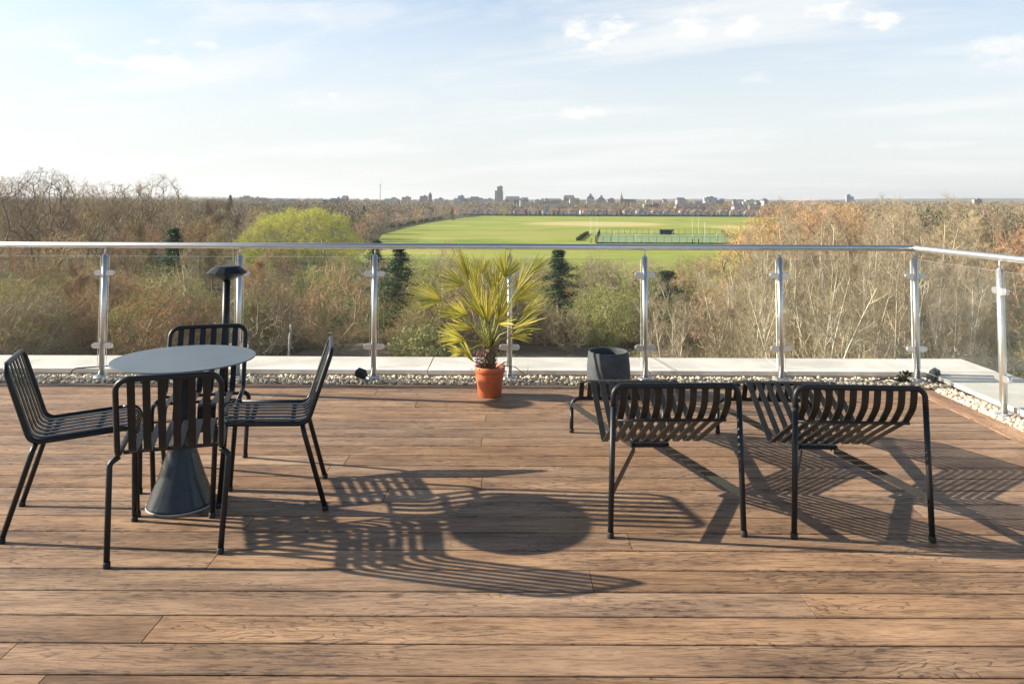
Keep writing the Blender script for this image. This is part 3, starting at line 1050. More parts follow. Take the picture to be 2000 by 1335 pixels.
# ------------------------------------------------------------------ tree growing
def bark(name, col, objvar=.5):
    return simple(name, col, .95, var=.25, scale=1.2, spec=.15, objvar=objvar)


def grow(seed, H, env, n_t=320, bf=.35, trunk_h=.18, step=.9, up=.05, crook=.07, stems=1, lean=.0):
    """Nearest-node growth toward points of a crown envelope. env(rng,n) gives points of a unit crown
    (x,y in [-1,1] scaled, z in [0,1]). Returns node arrays."""
    rng = np.random.default_rng(seed)
    T = env(rng, n_t)
    P = []; par = []; plen = []
    P.append(np.zeros(3)); par.append(-1); plen.append(0.)
    for st in range(stems):
        a = rng.uniform(0, 6.28); k = 0 if stems == 1 else rng.uniform(.02, .10)
        prev = 0; ns = max(2, int(trunk_h * H / step))
        base = np.array([math.cos(a) * k * H, math.sin(a) * k * H, 0])
        for i in range(1, ns + 1):
            t = i / ns
            p = base * t * (1 + (stems > 1) * t) + np.array([lean * H * t * t * .3 + rng.normal() * .02 * step, rng.normal() * .02 * step, trunk_h * H * t])
            P.append(p); par.append(prev); plen.append(plen[prev] + np.linalg.norm(p - P[prev])); prev = len(P) - 1
    order = np.argsort(np.linalg.norm(T - np.array([0, 0, trunk_h * H]), axis=1) + rng.normal(size=len(T)) * .04 * H)
    cap = 6000
    A = np.zeros((cap, 3)); PL = np.zeros(cap); n = len(P)
    A[:n] = P; PL[:n] = plen
    first = 1
    for ti in order:
        t = T[ti]
        d = A[first:n] - t
        dist = np.sqrt((d * d).sum(1))
        cost = dist + bf * PL[first:n] + 1.2 * np.maximum(0, A[first:n, 2] - t[2])
        j = int(np.argmin(cost)) + first
        ln = dist[j - first]
        if ln < .25 * step: continue
        k = max(1, int(round(ln / step)))
        p0 = A[j].copy(); pv = j
        side = rng.normal(size=3) * crook * ln
        for i in range(1, k + 1):
            if n >= cap: break
            u = i / k
            p = p0 + (t - p0) * u + side * (u * (1 - u)) + np.array([0, 0, -up * ln * u * (1 - u) * 1.5]) + rng.normal(size=3) * crook * .5 * step * (i < k)
            A[n] = p; PL[n] = PL[pv] + np.linalg.norm(p - A[pv]); par.append(pv); pv = n; n += 1
    A = A[:n]; par = np.array(par[:n])
    cnt = np.ones(n)
    for i in range(n - 1, 0, -1): cnt[par[i]] += cnt[i]
    return A, par, cnt, rng


def edges_mesh(A, B, ra, rb, k):
    """truncated k-gon prisms for all segments at once"""
    n = len(A)
    d = B - A; d /= np.maximum(np.linalg.norm(d, axis=1), 1e-6)[:, None]
    ref = np.where(np.abs(d[:, 2:3]) < .9, np.array([[0, 0, 1.]]), np.array([[1., 0, 0]]))
    u = np.cross(d, ref); u /= np.linalg.norm(u, axis=1)[:, None]; w = np.cross(d, u)
    ang = np.arange(k) * 2 * np.pi / k
    ring = u[:, None, :] * np.cos(ang)[None, :, None] + w[:, None, :] * np.sin(ang)[None, :, None]
    V = np.concatenate([A[:, None] + ring * ra[:, None, None], B[:, None] + ring * rb[:, None, None]], 1)
    f = np.array([[j, (j + 1) % k, (j + 1) % k + k, j + k] for j in range(k)])
    F = f[None] + (np.arange(n) * 2 * k)[:, None, None]
    return V.reshape(-1, 3), F.reshape(-1, 4)


def unit(v):
    return v / np.maximum(np.linalg.norm(v, axis=-1, keepdims=True), 1e-9)


def twigs(rng, base, dirs, n_per, lo, hi, w, spread=.9, up=.25, hang=0.0, sub=2):
    """thin bent ribbons growing from the branch nodes, each with side shoots"""
    idx = np.repeat(np.arange(len(base)), n_per)
    n = len(idx)
    P = base[idx]; d = unit(dirs[idx] * .7 + rng.normal(size=(n, 3)) * spread + np.array([0, 0, up]))
    L = rng.uniform(lo, hi, n)
    bend = rng.normal(size=(n, 3)) * .16 + np.array([0, 0, .10 - hang])
    M = P + d * (L * .5)[:, None]
    E_ = P + unit(d + bend) * L[:, None] + np.array([0, 0, -hang]) * L[:, None] * .5
    allA, allM, allE, allw = [P], [M], [E_], [np.full(n, w)]
    for s in range(sub):
        t = rng.uniform(.25, .95, n)[:, None]
        sp = np.where(t < .5, P + (M - P) * t * 2, M + (E_ - M) * (t - .5) * 2)
        sd = unit(unit(E_ - P) + rng.normal(size=(n, 3)) * .75 + np.array([0, 0, up - hang]))
        l2 = (L * rng.uniform(.3, .65, n))[:, None]
        allA.append(sp); allM.append(sp + sd * l2 * .5 + rng.normal(size=(n, 3)) * .02); allE.append(sp + sd * l2); allw.append(np.full(n, w * .75))
    A, M, E_ = np.concatenate(allA), np.concatenate(allM), np.concatenate(allE)
    W = np.concatenate(allw)
    n = len(A)
    sd = unit(np.cross(E_ - A, rng.normal(size=(n, 3))))
    a, m, e = (W * .5)[:, None] * sd, (W * .4)[:, None] * sd, (W * .15)[:, None] * sd
    V = np.stack([A - a, A + a, M + m, M - m, E_ + e, E_ - e], 1).reshape(-1, 3)
    F = (np.array([[0, 1, 2, 3], [3, 2, 4, 5]])[None] + (np.arange(n) * 6)[:, None, None]).reshape(-1, 4)
    return V, F, E_


def leaves(rng, P, n_per, spread, size, asp=.55, flat=None):
    idx = np.repeat(np.arange(len(P)), n_per); n = len(idx)
    c = P[idx] + rng.normal(size=(n, 3)) * spread
    u = unit(rng.normal(size=(n, 3))); t = rng.normal(size=(n, 3))
    if flat is not None:
        u[:, 2] *= flat; u = unit(u)
    v = unit(np.cross(u, t))
    s = (size * rng.uniform(.6, 1.3, n))[:, None]
    V = np.stack([c - u * s, c + v * s * asp, c + u * s, c - v * s * asp], 1).reshape(-1, 3)
    F = np.arange(n * 4).reshape(-1, 4)
    return V, F


def ellipsoid(rx, ry, z0, z1, shell=.45, low=.35, fl=1.0):
    """crown points between z0 and z1, widest at height fraction `low`"""
    def f(rng, n):
        d = unit(rng.normal(size=(n * 3, 3))); r = (shell + (1 - shell) * rng.random(n * 3)) ** .6
        p = d * r[:, None]
        zc = z0 + (z1 - z0) * low
        z = np.where(p[:, 2] > 0, zc + p[:, 2] * (z1 - zc), zc + p[:, 2] * (zc - z0))
        q = np.c_[p[:, 0] * rx, p[:, 1] * ry, z]
        lump = 1 + .16 * np.sin(d[:, 0] * 5 + rng.uniform(0, 6)) * np.cos(d[:, 1] * 4 + rng.uniform(0, 6)) + .10 * np.sin(d[:, 2] * 9)
        q[:, :2] *= lump[:, None]
        return q[:n]
    return f


def vase(rx, z0, z1, flare=1.6):
    """upright crown, spreading with height"""
    def f(rng, n):
        t = rng.random(n) ** .75
        a = rng.uniform(0, 6.28, n); r = rx * (.15 + .85 * np.sqrt(rng.random(n))) * (.25 + .75 * np.sin(np.clip(t * flare, 0, 1.75)))
        top = z1 * (1 - .14 * rng.random(n))
        return np.c_[r * np.cos(a), r * np.sin(a), z0 + (top - z0) * t]
    return f


def make_tree(name, trunk_mat, twig_mat, nodes, r_tip=.020, expo=.45, limb_min=6, n_tw=6, tw=(.45, 1.15), w=.025, up=.25,
              hang=0.0, sub=2, spread=.9, leaf=None, leaf_mat=None, tip_only=None):
    """returns an Empty with a trunk mesh and a crown mesh; the crown holds twigs and any buds or leaves"""
    A, par, cnt, rng = nodes
    i = np.arange(1, len(A)); p = par[1:]
    r = r_tip * cnt ** expo
    thick = cnt[i] >= limb_min
    V1, F1 = edges_mesh(A[p][thick], A[i][thick], np.minimum(r[p], r[i] * 1.35)[thick], r[i][thick], 6)
    tm = fast_mesh('trunk', V1, F1, [trunk_mat], smooth=True)
    Va, Fa = edges_mesh(A[p][~thick], A[i][~thick], np.minimum(r[p], r[i] * 1.3)[~thick], r[i][~thick], 3)
    sel = i[cnt[i] < (tip_only or 60)]
    dirs = unit(A[sel] - A[par[sel]])
    Vb, Fb, ends = twigs(rng, A[sel], dirs, n_tw, tw[0], tw[1], w, spread, up, hang, sub)
    V = np.concatenate([Va, Vb]); F = np.concatenate([Fa, Fb + len(Va)])
    mi = np.zeros(len(F), int)
    mats = [twig_mat]
    if leaf:
        src = ends if leaf.get('ends', True) else A[sel]
        if 'where' in leaf: src = src[leaf['where'](src, rng)]
        Vl, Fl = leaves(rng, src, leaf['n'], leaf['spread'], leaf['size'], leaf.get('asp', .55))
        F = np.concatenate([F, Fl + len(V)]); V = np.concatenate([V, Vl])
        mi = np.r_[mi, np.ones(len(Fl), int)]; mats.append(leaf_mat)
    cm = fast_mesh('crown', V, F, mats, mi)
    return (name, tm, cm)


def plant(proto, x, y, sc=1.0, rz=None, label=None, cat='tree', group=None, z=None):
    name, tm, cm = proto
    o = empty(name, (x, y, GZ if z is None else z), random.uniform(0, 6.28) if rz is None else rz)
    o.scale = sc if hasattr(sc, '__len__') else (sc, sc, sc)
    link('trunk', tm, o); link('crown', cm, o)
    return tag(o, label, cat, group)


MB_BROWN = bark('brown_bark', (.31, .26, .185), .8); MT_BROWN = bark('brown_twig', (.42, .325, .205), 1.0)
MB_PALE = bark('pale_bark', (.56, .50, .37), .2); MT_PALE = bark('pale_twig', (.40, .325, .215), .35)
MT_RUSSET = bark('russet_twig', (.54, .37, .21), .9); MT_RED = bark('red_twig', (.46, .25, .15), .6)
MB_BIRCH = simple('birch_bark', (.70, .68, .63), .8, var=.25, scale=2.5)
MT_OLIVE = bark('olive_twig', (.40, .35, .18), .9)
def leafmat(name, col, objvar=.4, trans=.25):
    m, g, b, out = new_mat(name)
    rnd = g.add('ShaderNodeObjectInfo').outputs['Random']
    n = g.noise(g.add('ShaderNodeTexCoord').outputs['Object'], .9, 3)
    hs = g.add('ShaderNodeHueSaturation')
    g.put(hs.inputs['Hue'], g.math('ADD', .5 - .02 * objvar, g.math('MULTIPLY', rnd, .04 * objvar)))
    g.put(hs.inputs['Value'], g.math('ADD', .70, g.math('MULTIPLY', n, .6)))
    hs.inputs['Color'].default_value = (*col, 1)
    g.put(b.inputs['Base Color'], hs.outputs[0]); b.inputs['Roughness'].default_value = .6
    b.inputs['Specular IOR Level'].default_value = .25
    tl = g.add('ShaderNodeBsdfTranslucent'); g.put(tl.inputs[0], hs.outputs[0])
    mx = g.add('ShaderNodeMixShader'); mx.inputs[0].default_value = trans
    g.t.links.new(b.outputs[0], mx.inputs[1]); g.t.links.new(tl.outputs[0], mx.inputs[2]); g.t.links.new(mx.outputs[0], out.inputs[0])
    return m


ML_BUD = leafmat('spring_bud_leaf', (.40, .42, .12)); ML_WILLOW = leafmat('willow_leaf', (.60, .60, .11), .2)
ML_DARK = leafmat('conifer_needle', (.055, .105, .042), .6, .15); ML_EVER = leafmat('evergreen_leaf', (.52, .50, .20), .3)
ML_IVY = leafmat('ivy_leaf', (.10, .16, .05), .5); ML_BRAMBLE = leafmat('bramble_leaf', (.26, .27, .10), .5)
ML_OCHRE = leafmat('ochre_bud', (.48, .36, .16), .4)

def bare(seed, H, rx, z0, low=.45, tmat=MB_BROWN, cmat=MT_BROWN, n=520, bf=.33, **kw):
    nodes = grow(seed, H, ellipsoid(rx, rx, z0, H, low=low), n, bf, step=.95)
    return make_tree('bare_tree', tmat, cmat, nodes, **kw)


BARE = [bare(1, 20, 6.2, 3.5), bare(2, 19, 5.4, 3.0, low=.5), bare(3, 21, 6.8, 4.0, low=.55), bare(4, 17, 5.6, 2.0, low=.4)]
BARE_W = [bare(5, 18, 6.4, 2.5, low=.5, cmat=MT_RUSSET), bare(6, 16, 5.2, 2.0, cmat=MT_RUSSET),
          bare(7, 15, 5.5, 1.0, low=.4, cmat=MT_OLIVE, leaf=dict(n=2, spread=.15, size=.06), leaf_mat=ML_BUD)]
BUSHY = [bare(21, 10, 4.6, .8, low=.45, n=260, n_tw=5, cmat=MT_OLIVE, leaf=dict(n=2, spread=.12, size=.055), leaf_mat=ML_BUD),
         bare(22, 9, 4.0, .6, low=.5, n=240, n_tw=5, cmat=MT_BROWN, leaf=dict(n=1, spread=.12, size=.05), leaf_mat=ML_BUD),
         bare(23, 8, 4.2, .3, low=.45, n=240, n_tw=6, cmat=MT_PALE),
         bare(24, 11, 4.0, 1.0, low=.45, n=260, n_tw=5, cmat=MT_RUSSET, leaf=dict(n=1, spread=.12, size=.05), leaf_mat=ML_OCHRE)]


def pale_old(seed, H, rx, stems, n=300):
    nodes = grow(seed, H, vase(rx, H * .16, H), n, .55, trunk_h=.20, step=.8, up=-.06, crook=.035, stems=stems)
    return make_tree('pale_tree', MB_PALE, MT_PALE, nodes, r_tip=.0135, expo=.42, limb_min=4, n_tw=7, tw=(.35, 1.0), w=.015, up=.5, sub=2, spread=.7)



def hier(seed, H, stems=1, lean=.12, levels=((9, .42, 48, .35), (7, .45, 45, .3), (6, .5, 42, .2)), r0=None, up=.10, first=.25, wob=.05, prof=None):
    """limb by limb tree: every level carries a number of children, their length ratio, angle and base position;
    returns segment arrays (start, end, radii, level)"""
    rng = np.random.default_rng(seed)
    seg = 6
    def line(p, d, L, up_, w):
        out = [p]; st = L / seg
        side = unit(rng.normal(size=p.shape)) * w
        for k in range(seg):
            d = unit(d + side * .5 + rng.normal(size=p.shape) * w + np.array([0, 0, up_]))
            out.append(out[-1] + d * st[:, None])
        return np.stack(out, 1)
    a = rng.uniform(0, 6.28, stems); d = np.c_[np.cos(a) * lean, np.sin(a) * lean, np.ones(stems)]
    P = np.c_[np.cos(a), np.sin(a), np.zeros(stems)] * (0 if stems == 1 else .012 * H)
    L = H * rng.uniform(.86, 1.0, stems) if stems > 1 else np.array([H * .97])
    rr = np.full(stems, r0 or H * .011)
    lines = [(line(P, unit(d), L, .0, wob * .5), L, rr)]
    for li, (n, ratio, ang, t0) in enumerate(levels):
        Q, L, r = lines[-1]
        m = len(Q); idx = np.repeat(np.arange(m), n)
        t = (t0 if li else first) + (1 - (t0 if li else first)) * (np.tile((np.arange(n) + .5) / n, m) + rng.uniform(-.4, .4, m * n) / n)
        t = np.clip(t, .05, .98); f = t * seg; k = np.minimum(f.astype(int), seg - 1); fr = (f - k)[:, None]
        base = Q[idx, k] * (1 - fr) + Q[idx, k + 1] * fr
        tan = unit(Q[idx, k + 1] - Q[idx, k])
        perp = unit(np.cross(tan, rng.normal(size=tan.shape)))
        th = np.radians(ang * rng.uniform(.7, 1.25, m * n))[:, None]
        d = tan * np.cos(th) + perp * np.sin(th)
        fall = prof(t) if (prof and li == 0) else (1 - .40 * t)
        L2 = L[idx] * ratio * fall * rng.uniform(.7, 1.2, m * n)
        r2 = np.maximum(r[idx] * (1 - .75 * t) * .62, .006)
        lines.append((line(base, d, L2, up, wob), L2, r2))
    return lines, rng


def hier_tree(name, lines, rng, bmat, tmat, height, thick=.03, n_tw=2, tw=(.4, 1.0), w=.016, upt=.4, spread=.6, sub=2, leaf=None, leaf_mat=None, hang=0.0, min_r=.0):
    TA, TB, Ta, Tb, CA, CB, Ca, Cb, NP, ND = [], [], [], [], [], [], [], [], [], []
    k_ = height / max(np.percentile(Q[..., 2], 99.7) for Q, _, _ in lines)
    lines = [(Q * k_, L * k_, r) for Q, L, r in lines]
    for li, (Q, L, r) in enumerate(lines):
        seg = Q.shape[1] - 1
        for k in range(seg):
            ra = np.maximum(r * (1 - .78 * k / seg), min_r); rb = np.maximum(r * (1 - .78 * (k + 1) / seg), min_r)
            big = r > thick
            TA.append(Q[big, k]); TB.append(Q[big, k + 1]); Ta.append(ra[big]); Tb.append(rb[big])
            CA.append(Q[~big, k]); CB.append(Q[~big, k + 1]); Ca.append(ra[~big]); Cb.append(rb[~big])
            if li >= 1 or k >= seg - 2:
                if li >= len(lines) - 2 or k >= 3:
                    NP.append(Q[:, k + 1]); ND.append(unit(Q[:, k + 1] - Q[:, k]))
    V, F = edges_mesh(*[np.concatenate(q) for q in (TA, TB, Ta, Tb)], 6)
    tm = fast_mesh('trunk', V, F, [bmat], smooth=True)
    Va, Fa = edges_mesh(*[np.concatenate(q) for q in (CA, CB, Ca, Cb)], 3)
    NP = np.concatenate(NP); ND = np.concatenate(ND)
    Vb, Fb, ends = twigs(rng, NP, ND, n_tw, tw[0], tw[1], w, spread, upt, hang, sub)
    V = np.concatenate([Va, Vb]); F = np.concatenate([Fa, Fb + len(Va)]); mi = np.zeros(len(F), int); mats = [tmat]
    if leaf:
        Vl, Fl = leaves(rng, ends, leaf['n'], leaf['spread'], leaf['size'])
        F = np.concatenate([F, Fl + len(V)]); V = np.concatenate([V, Vl]); mi = np.r_[mi, np.ones(len(Fl), int)]; mats.append(leaf_mat)
    return (name, tm, fast_mesh('crown', V, F, mats, mi))


def pale(seed, H, stems, lean, ang=34):
    ln, rg = hier(seed, H, stems, lean, ((12, .36, ang, .2), (6, .55, 42, .12), (5, .55, 42, .1)), r0=H * .0085, up=.07, first=.16, wob=.05, prof=lambda t: 1.0 - .70 * t)
    return hier_tree('pale_tree', ln, rg, MB_PALE, MT_PALE, H, thick=.020, n_tw=1, tw=(.3, .8), w=.013, upt=.35, spread=.7, sub=1)


PALE = [pale(31, 21, 3, .10), pale(32, 19, 2, .12, 40), pale(33, 20, 4, .16), pale(34, 22, 2, .08, 30), pale(35, 20, 5, .30, 42)]


def conifer(seed, H, rx, droop=.25, n_whorl=26, mat=ML_DARK, dens=1.0, ragged=.25):
    rng = np.random.default_rng(seed)
    A, B, ra, rb, LP = [], [], [], [], []
    zs = np.linspace(.06, .97, n_whorl) * H
    for z in zs:
        t = z / H
        for k in range(rng.integers(4, 7)):
            a = rng.uniform(0, 6.28); L = rx * (1.0 - t) ** .85 * rng.uniform(1 - 2 * ragged, 1 + ragged) + .10
            p = np.array([0, 0, z])
            for s in range(4):
                q = p + np.array([math.cos(a), math.sin(a), .10 - droop * s * .6]) * L / 4
                A.append(p); B.append(q); ra.append(.03 * (1 - s * .22)); rb.append(.03 * (1 - (s + 1) * .22)); 
                LP.append(p + (q - p) * rng.random()); LP.append(q); p = q
    V1, F1 = edges_mesh(np.array([[0, 0, 0], [0, 0, H * .5]]), np.array([[0, 0, H * .5], [0, 0, H]]), np.array([H * .018, H * .011]), np.array([H * .011, .02]), 8)
    tm = fast_mesh('trunk', V1, F1, [MB_BROWN], smooth=True)
    Va, Fa = edges_mesh(np.array(A), np.array(B), np.array(ra), np.array(rb), 3)
    LP = np.array(LP); LP = LP[rng.random(len(LP)) < .85]
    Vl, Fl = leaves(rng, LP, int(20 * dens), .19, .14, .35, flat=.5)
    V = np.concatenate([Va, Vl]); F = np.concatenate([Fa, Fl + len(Va)])
    return ('conifer', tm, fast_mesh('crown', V, F, [MB_BROWN, mat], np.r_[np.zeros(len(Fa), int), np.ones(len(Fl), int)]))


def leafy(name, seed, H, rx, z0, mat, n=200, n_leaf=10, size=.10, spread=.22, low=.45, tmat=MB_BROWN):
    nodes = grow(seed, H, ellipsoid(rx, rx, z0, H, shell=.6, low=low), n, .3, step=.7)
    A, par, cnt, rng = nodes
    return make_tree(name, tmat, tmat, nodes, n_tw=1, tw=(.2, .4), sub=0, tip_only=14,
                     leaf=dict(n=n_leaf, spread=spread, size=size, ends=False), leaf_mat=mat)


CONIFER = [conifer(41, 13, 3.4, .25, 20, ragged=.38), conifer(42, 12, 4.2, .28, 17, ragged=.40), conifer(43, 14, 2.6, .2)]
EVER = leafy('evergreen_shrub', 51, 5.0, 4.4, .2, ML_EVER, n=300, n_leaf=15, size=.20, spread=.28)
IVY = [leafy('ivy_clad_tree', 52, 9, 2.4, .5, ML_IVY, n=200, n_leaf=14, size=.11, spread=.28), leafy('ivy_clad_tree', 53, 7, 2.6, .3, ML_IVY, n=190, n_leaf=14, size=.11, spread=.3)]


def willow(seed):
    nodes = grow(seed, 17, ellipsoid(15.0, 9.0, 2.0, 17, shell=.75, low=.35), 760, .30, trunk_h=.14, step=1.1, crook=.08)
    return make_tree('willow', MB_BROWN, MT_OLIVE, nodes, n_tw=8, tw=(.5, 1.4), w=.026, up=.3, sub=2,
                     leaf=dict(n=5, spread=.25, size=.085, where=lambda s, r: r.random(len(s)) < np.clip(((s[:, 0] / 15) ** 2 + (s[:, 1] / 9) ** 2 + ((s[:, 2] - 6.5) / 10.5) ** 2 - .42) * 1.9, .08, 1)), leaf_mat=ML_WILLOW)


WILLOW = willow(61)
POPLAR = make_tree('columnar_tree', MB_PALE, MT_PALE, grow(71, 15, lambda r, n: np.c_[r.normal(size=n) * .75, r.normal(size=n) * .75, r.uniform(1.5, 15, n)], 260, .5, step=.8, up=-.2, crook=.06),
                   n_tw=7, tw=(.4, 1.1), up=1.4, spread=.35, w=.022)
BIRCH = make_tree('birch', MB_BIRCH, MT_BROWN, grow(72, 16, ellipsoid(2.8, 2.8, 6.5, 16, low=.4), 230, .3, trunk_h=.55, lean=.10), r_tip=.012, limb_min=150, n_tw=6, tw=(.4, .9), hang=.3)
RUSSET = bare(73, 13, 4.8, 1.5, low=.4, n=300, cmat=MT_RUSSET, n_tw=8, leaf=dict(n=2, spread=.10, size=.05), leaf_mat=ML_OCHRE)
BUDDY = bare(25, 9, 4.4, .4, low=.45, n=260, n_tw=5, cmat=MT_OLIVE, leaf=dict(n=4, spread=.15, size=.075), leaf_mat=ML_BUD)
REDTREE = bare(74, 16, 6.5, 1.5, low=.45, n=320, cmat=MT_RED, n_tw=7)


def bramble(seed, mat, r0=2.6, h=2.2, n=150):
    rng = np.random.default_rng(seed)
    d = rng.normal(size=(n, 3)); d[:, 2] = np.abs(d[:, 2]); d = unit(d) * (rng.random(n) ** .4)[:, None]
    P = d * np.array([r0, r0, h])
    V0, F0, ends = twigs(rng, P * np.array([.5, .5, .2]), unit(P + .01), 4, .6, 2.0, .022, .5, .3, .25, 2)
    Vl, Fl = leaves(rng, P, 16, .28, .085)
    Vt, Ft = edges_mesh(np.zeros((5, 3)), P[:5] * .6, np.full(5, .03), np.full(5, .015), 4)
    return ('shrub', fast_mesh('stem', Vt, Ft, [MB_BROWN]), fast_mesh('foliage', np.concatenate([V0, Vl]), np.concatenate([F0, Fl + len(V0)]), [MT_BROWN, mat],
            np.r_[np.zeros(len(F0), int), np.ones(len(Fl), int)]))


SHRUB = [bramble(81, ML_BRAMBLE), bramble(82, ML_IVY), bramble(83, ML_OCHRE, n=90), bramble(84, ML_BRAMBLE, 3.2, 1.8, 120)]


def shrub(proto, x, y, sc, label, group):
    name, sm, fm = proto
    o = empty(name, (x, y, GZ), random.uniform(0, 6.28)); o.scale = (sc, sc, sc)
    link('stem', sm, o); link('foliage', fm, o)
    return tag(o, label, 'shrub', group)



def plane(seed, H, lean=.05):
    ln, rg = hier(seed, H, 1, lean, ((14, .42, 55, .3), (9, .56, 52, .15), (7, .55, 50, .12)), r0=H * .016, up=.10, first=.30, wob=.12, prof=lambda t: 1.05 - .72 * t)
    return hier_tree('bare_tree', ln, rg, MB_BROWN, MT_BROWN, H, thick=.04, n_tw=2, tw=(.4, 1.1), w=.018, upt=.2, spread=.9, sub=1)


PLANE = [bare(11, 25, 7.0, 8, low=.55, n=640, bf=.30, n_tw=5, tw=(.4, 1.0), w=.024), bare(12, 24, 6.0, 9, low=.6, n=560, bf=.30, n_tw=5, tw=(.4, 1.0), w=.024), bare(13, 24.5, 7.8, 7, low=.5, n=640, bf=.30, n_tw=5, tw=(.4, 1.0), w=.024)]
BARE += [plane(14, 20), plane(15, 19, .1)]


# ------------------------------------------------------------------ planting
def planting():
    rng = random.Random(21)
    keep = ((300, 400, 126, 520), (545, 600, 88, 0), (590, 725, 94, 0), (735, 830, 112, 560), (770, 905, 92, 0), (1040, 1130, 114, 560), (1130, 1230, 106, 0), (1265, 1340, 104, 570))

    def hides(px, Y, top=0):      # would stand in front of one of the single trees
        return any(a < px < b and Y < yy + 2 and not (low and top > low) for a, b, yy, low in keep)
    G1, L1 = 'bare brown trees of the wood on the left', 'leafless brown tree in the dense wood behind the left half of the balustrade'
    # left wood: rows from near to far
    rows = [(96, -75, 660, 8.5, .62), (112, -75, 700, 9.5, .72), (130, -70, 690, 10, .80), (150, -60, 470, 11, .86), (175, -60, 470, 12, .92),
            (205, -40, 500, 13, .93), (240, -40, 620, 15, .93), (285, -20, 690, 17, .93)]
    for Y, a, b, gap, hs in rows:
        x = xy(a, Y); n = 0
        while x < xy(b, Y):
            yy = Y + rng.uniform(-.06, .06) * Y
            px = 1000 + x / yy * F_PX
            near_gap = (Y < 140 and 560 < px < 720) or hides(px, yy)
            if not near_gap:
                q = rng.random()
                p = BARE[rng.randrange(6)] if q < .55 else BARE_W[rng.randrange(3)]
                plant(p, x, yy, hs * rng.uniform(.88, 1.06), label=L1, group=G1)
            x += gap * rng.uniform(.75, 1.25)
    for k in range(46):
        Y = rng.choice((92, 100, 110, 122)) * rng.uniform(.97, 1.03); px = rng.uniform(-60, 560)
        top = rng.uniform(520, 610)
        if hides(px, Y, top): continue
        H = (388 - top) / F_PX * Y + EYE - GZ; k2 = rng.randrange(4); hh = (10, 9, 8, 11)[k2]
        plant(BUSHY[k2], xy(px, Y), Y, (1.2, 1.2, H / hh), label='low tangled scrub tree in front of the wood seen through the left glass panes', group='scrub trees behind the left panes')
    # taller planes that break the skyline at the far left
    for px, top, Y in ((-30, 345, 150), (30, 342, 158), (78, 334, 150), (122, 338, 165), (170, 362, 175), (212, 360, 190), (262, 355, 172), (310, 346, 180), (-80, 340, 160), (348, 380, 200)):
        H = (388 - top) / F_PX * Y + EYE - GZ
        plant(PLANE[rng.randrange(3)], xy(px, Y), Y, H / 24.5, label='tall bare plane tree rising above the skyline at the far left', group='tall bare trees above the left skyline')
    # single trees one can point to
    plant(WILLOW, xy(590, 185), 185, (1, 1, 1.0), rz=0, label='huge domed willow bursting into yellow green leaf behind the handrail', cat='tree')
    plant(CONIFER[2], xy(342, 126), 126, (1.9, 1.9, 1.07), label='lone dark green conifer standing in front of the brown wood at the left', cat='conifer')
    plant(POPLAR, xy(369, 92), 92, (.85, .85, .92), label='slim pale columnar tree with upright twigs left of the bollard cap', cat='tree')
    plant(BIRCH, xy(570, 88), 88, .82, rz=0, label='white stemmed birch seen through the glass behind the side on chair', cat='birch')
    plant(RUSSET, xy(660, 94), 94, .95, label='russet tinted tree seen through the glass left of the third post', cat='tree')
    plant(REDTREE, xy(1985, 105), 105, 1.0, label='reddish bare tree behind the far right end of the handrail', cat='tree')
    plant(EVER, xy(832, 92), 92, .93, label='low pale green evergreen shrub behind the parapet left of the palm', cat='shrub')
    plant(CONIFER[1], xy(780, 112), 112, (1.75, 1.75, 1.08), label='dark spreading conifer right of the third post, next to the yellow field gap', cat='conifer')
    plant(CONIFER[1], xy(738, 150), 150, (1.6, 1.6, .98), label='dark conifer just behind the third balustrade post', cat='conifer')
    plant(CONIFER[0], xy(1092, 114), 114, (1.75, 1.75, .96), label='dark conifer to the right of the palm fronds', cat='conifer')
    plant(CONIFER[1], xy(1303, 104), 104, (1.7, 1.7, .86), label='dark evergreen right of the fifth post, half hidden by pale twigs', cat='conifer')
    plant(BUDDY, xy(1180, 103), 103, (1.1, 1.1, .92), label='rounded bush like tree flushed pale green between the conifer and the fifth post', cat='tree')
    # scrub trees in the middle
    G2, L2 = 'small budding trees beyond the middle panes', 'small twiggy budding tree in the scrub seen through the middle glass panes'
    for px, top, Y, k in ((800, 560, 108, 3), (860, 500, 150, 1), (905, 540, 120, 0), (880, 468, 190, 3), (950, 500, 155, 1), (990, 555, 112, 1), (1040, 560, 108, 0), (1030, 495, 150, 1), (1065, 590, 104, 3),
                          (1120, 520, 135, 0), (1165, 495, 158, 0), (1215, 500, 150, 1), (1240, 560, 118, 0), (1270, 505, 140, 1), (1335, 495, 150, 0), (1380, 492, 155, 3), (1110, 600, 100, 1), (820, 610, 98, 0),
                          (925, 505, 150, 0), (970, 600, 100, 1), (1250, 610, 104, 3), (770, 640, 100, 1), (700, 500, 150, 0), (745, 560, 115, 1)):
        if hides(px, Y, top): continue
        H = (388 - top) / F_PX * Y + EYE - GZ
        p = BUSHY[k]; hh = (10, 9, 8, 11)[k]
        plant(p, xy(px, Y), Y, (max(.75, H / hh * .95), max(.75, H / hh * .95), H / hh), label=L2, group=G2)
    for k in range(64):
        Y = rng.choice((104, 114, 126, 140, 156, 176)) * rng.uniform(.97, 1.03); px = rng.uniform(735, 1400)
        if (1190 < px < 1250 and Y > 112) or hides(px, Y) and not (735 < px < 830 or 1040 < px < 1130 or 1265 < px < 1340): continue
        if Y < 108 and 1020 < px < 1200: continue
        top = rng.uniform(495, 520) if Y > 130 else rng.uniform(525, 590)
        if hides(px, Y): top = rng.uniform(575, 620)
        H = (388 - top) / F_PX * Y + EYE - GZ; k2 = rng.randrange(4); hh = (10, 9, 8, 11)[k2]
        plant(BUSHY[k2], xy(px, Y), Y, (1.15, 1.15, H / hh), label=L2, group=G2)
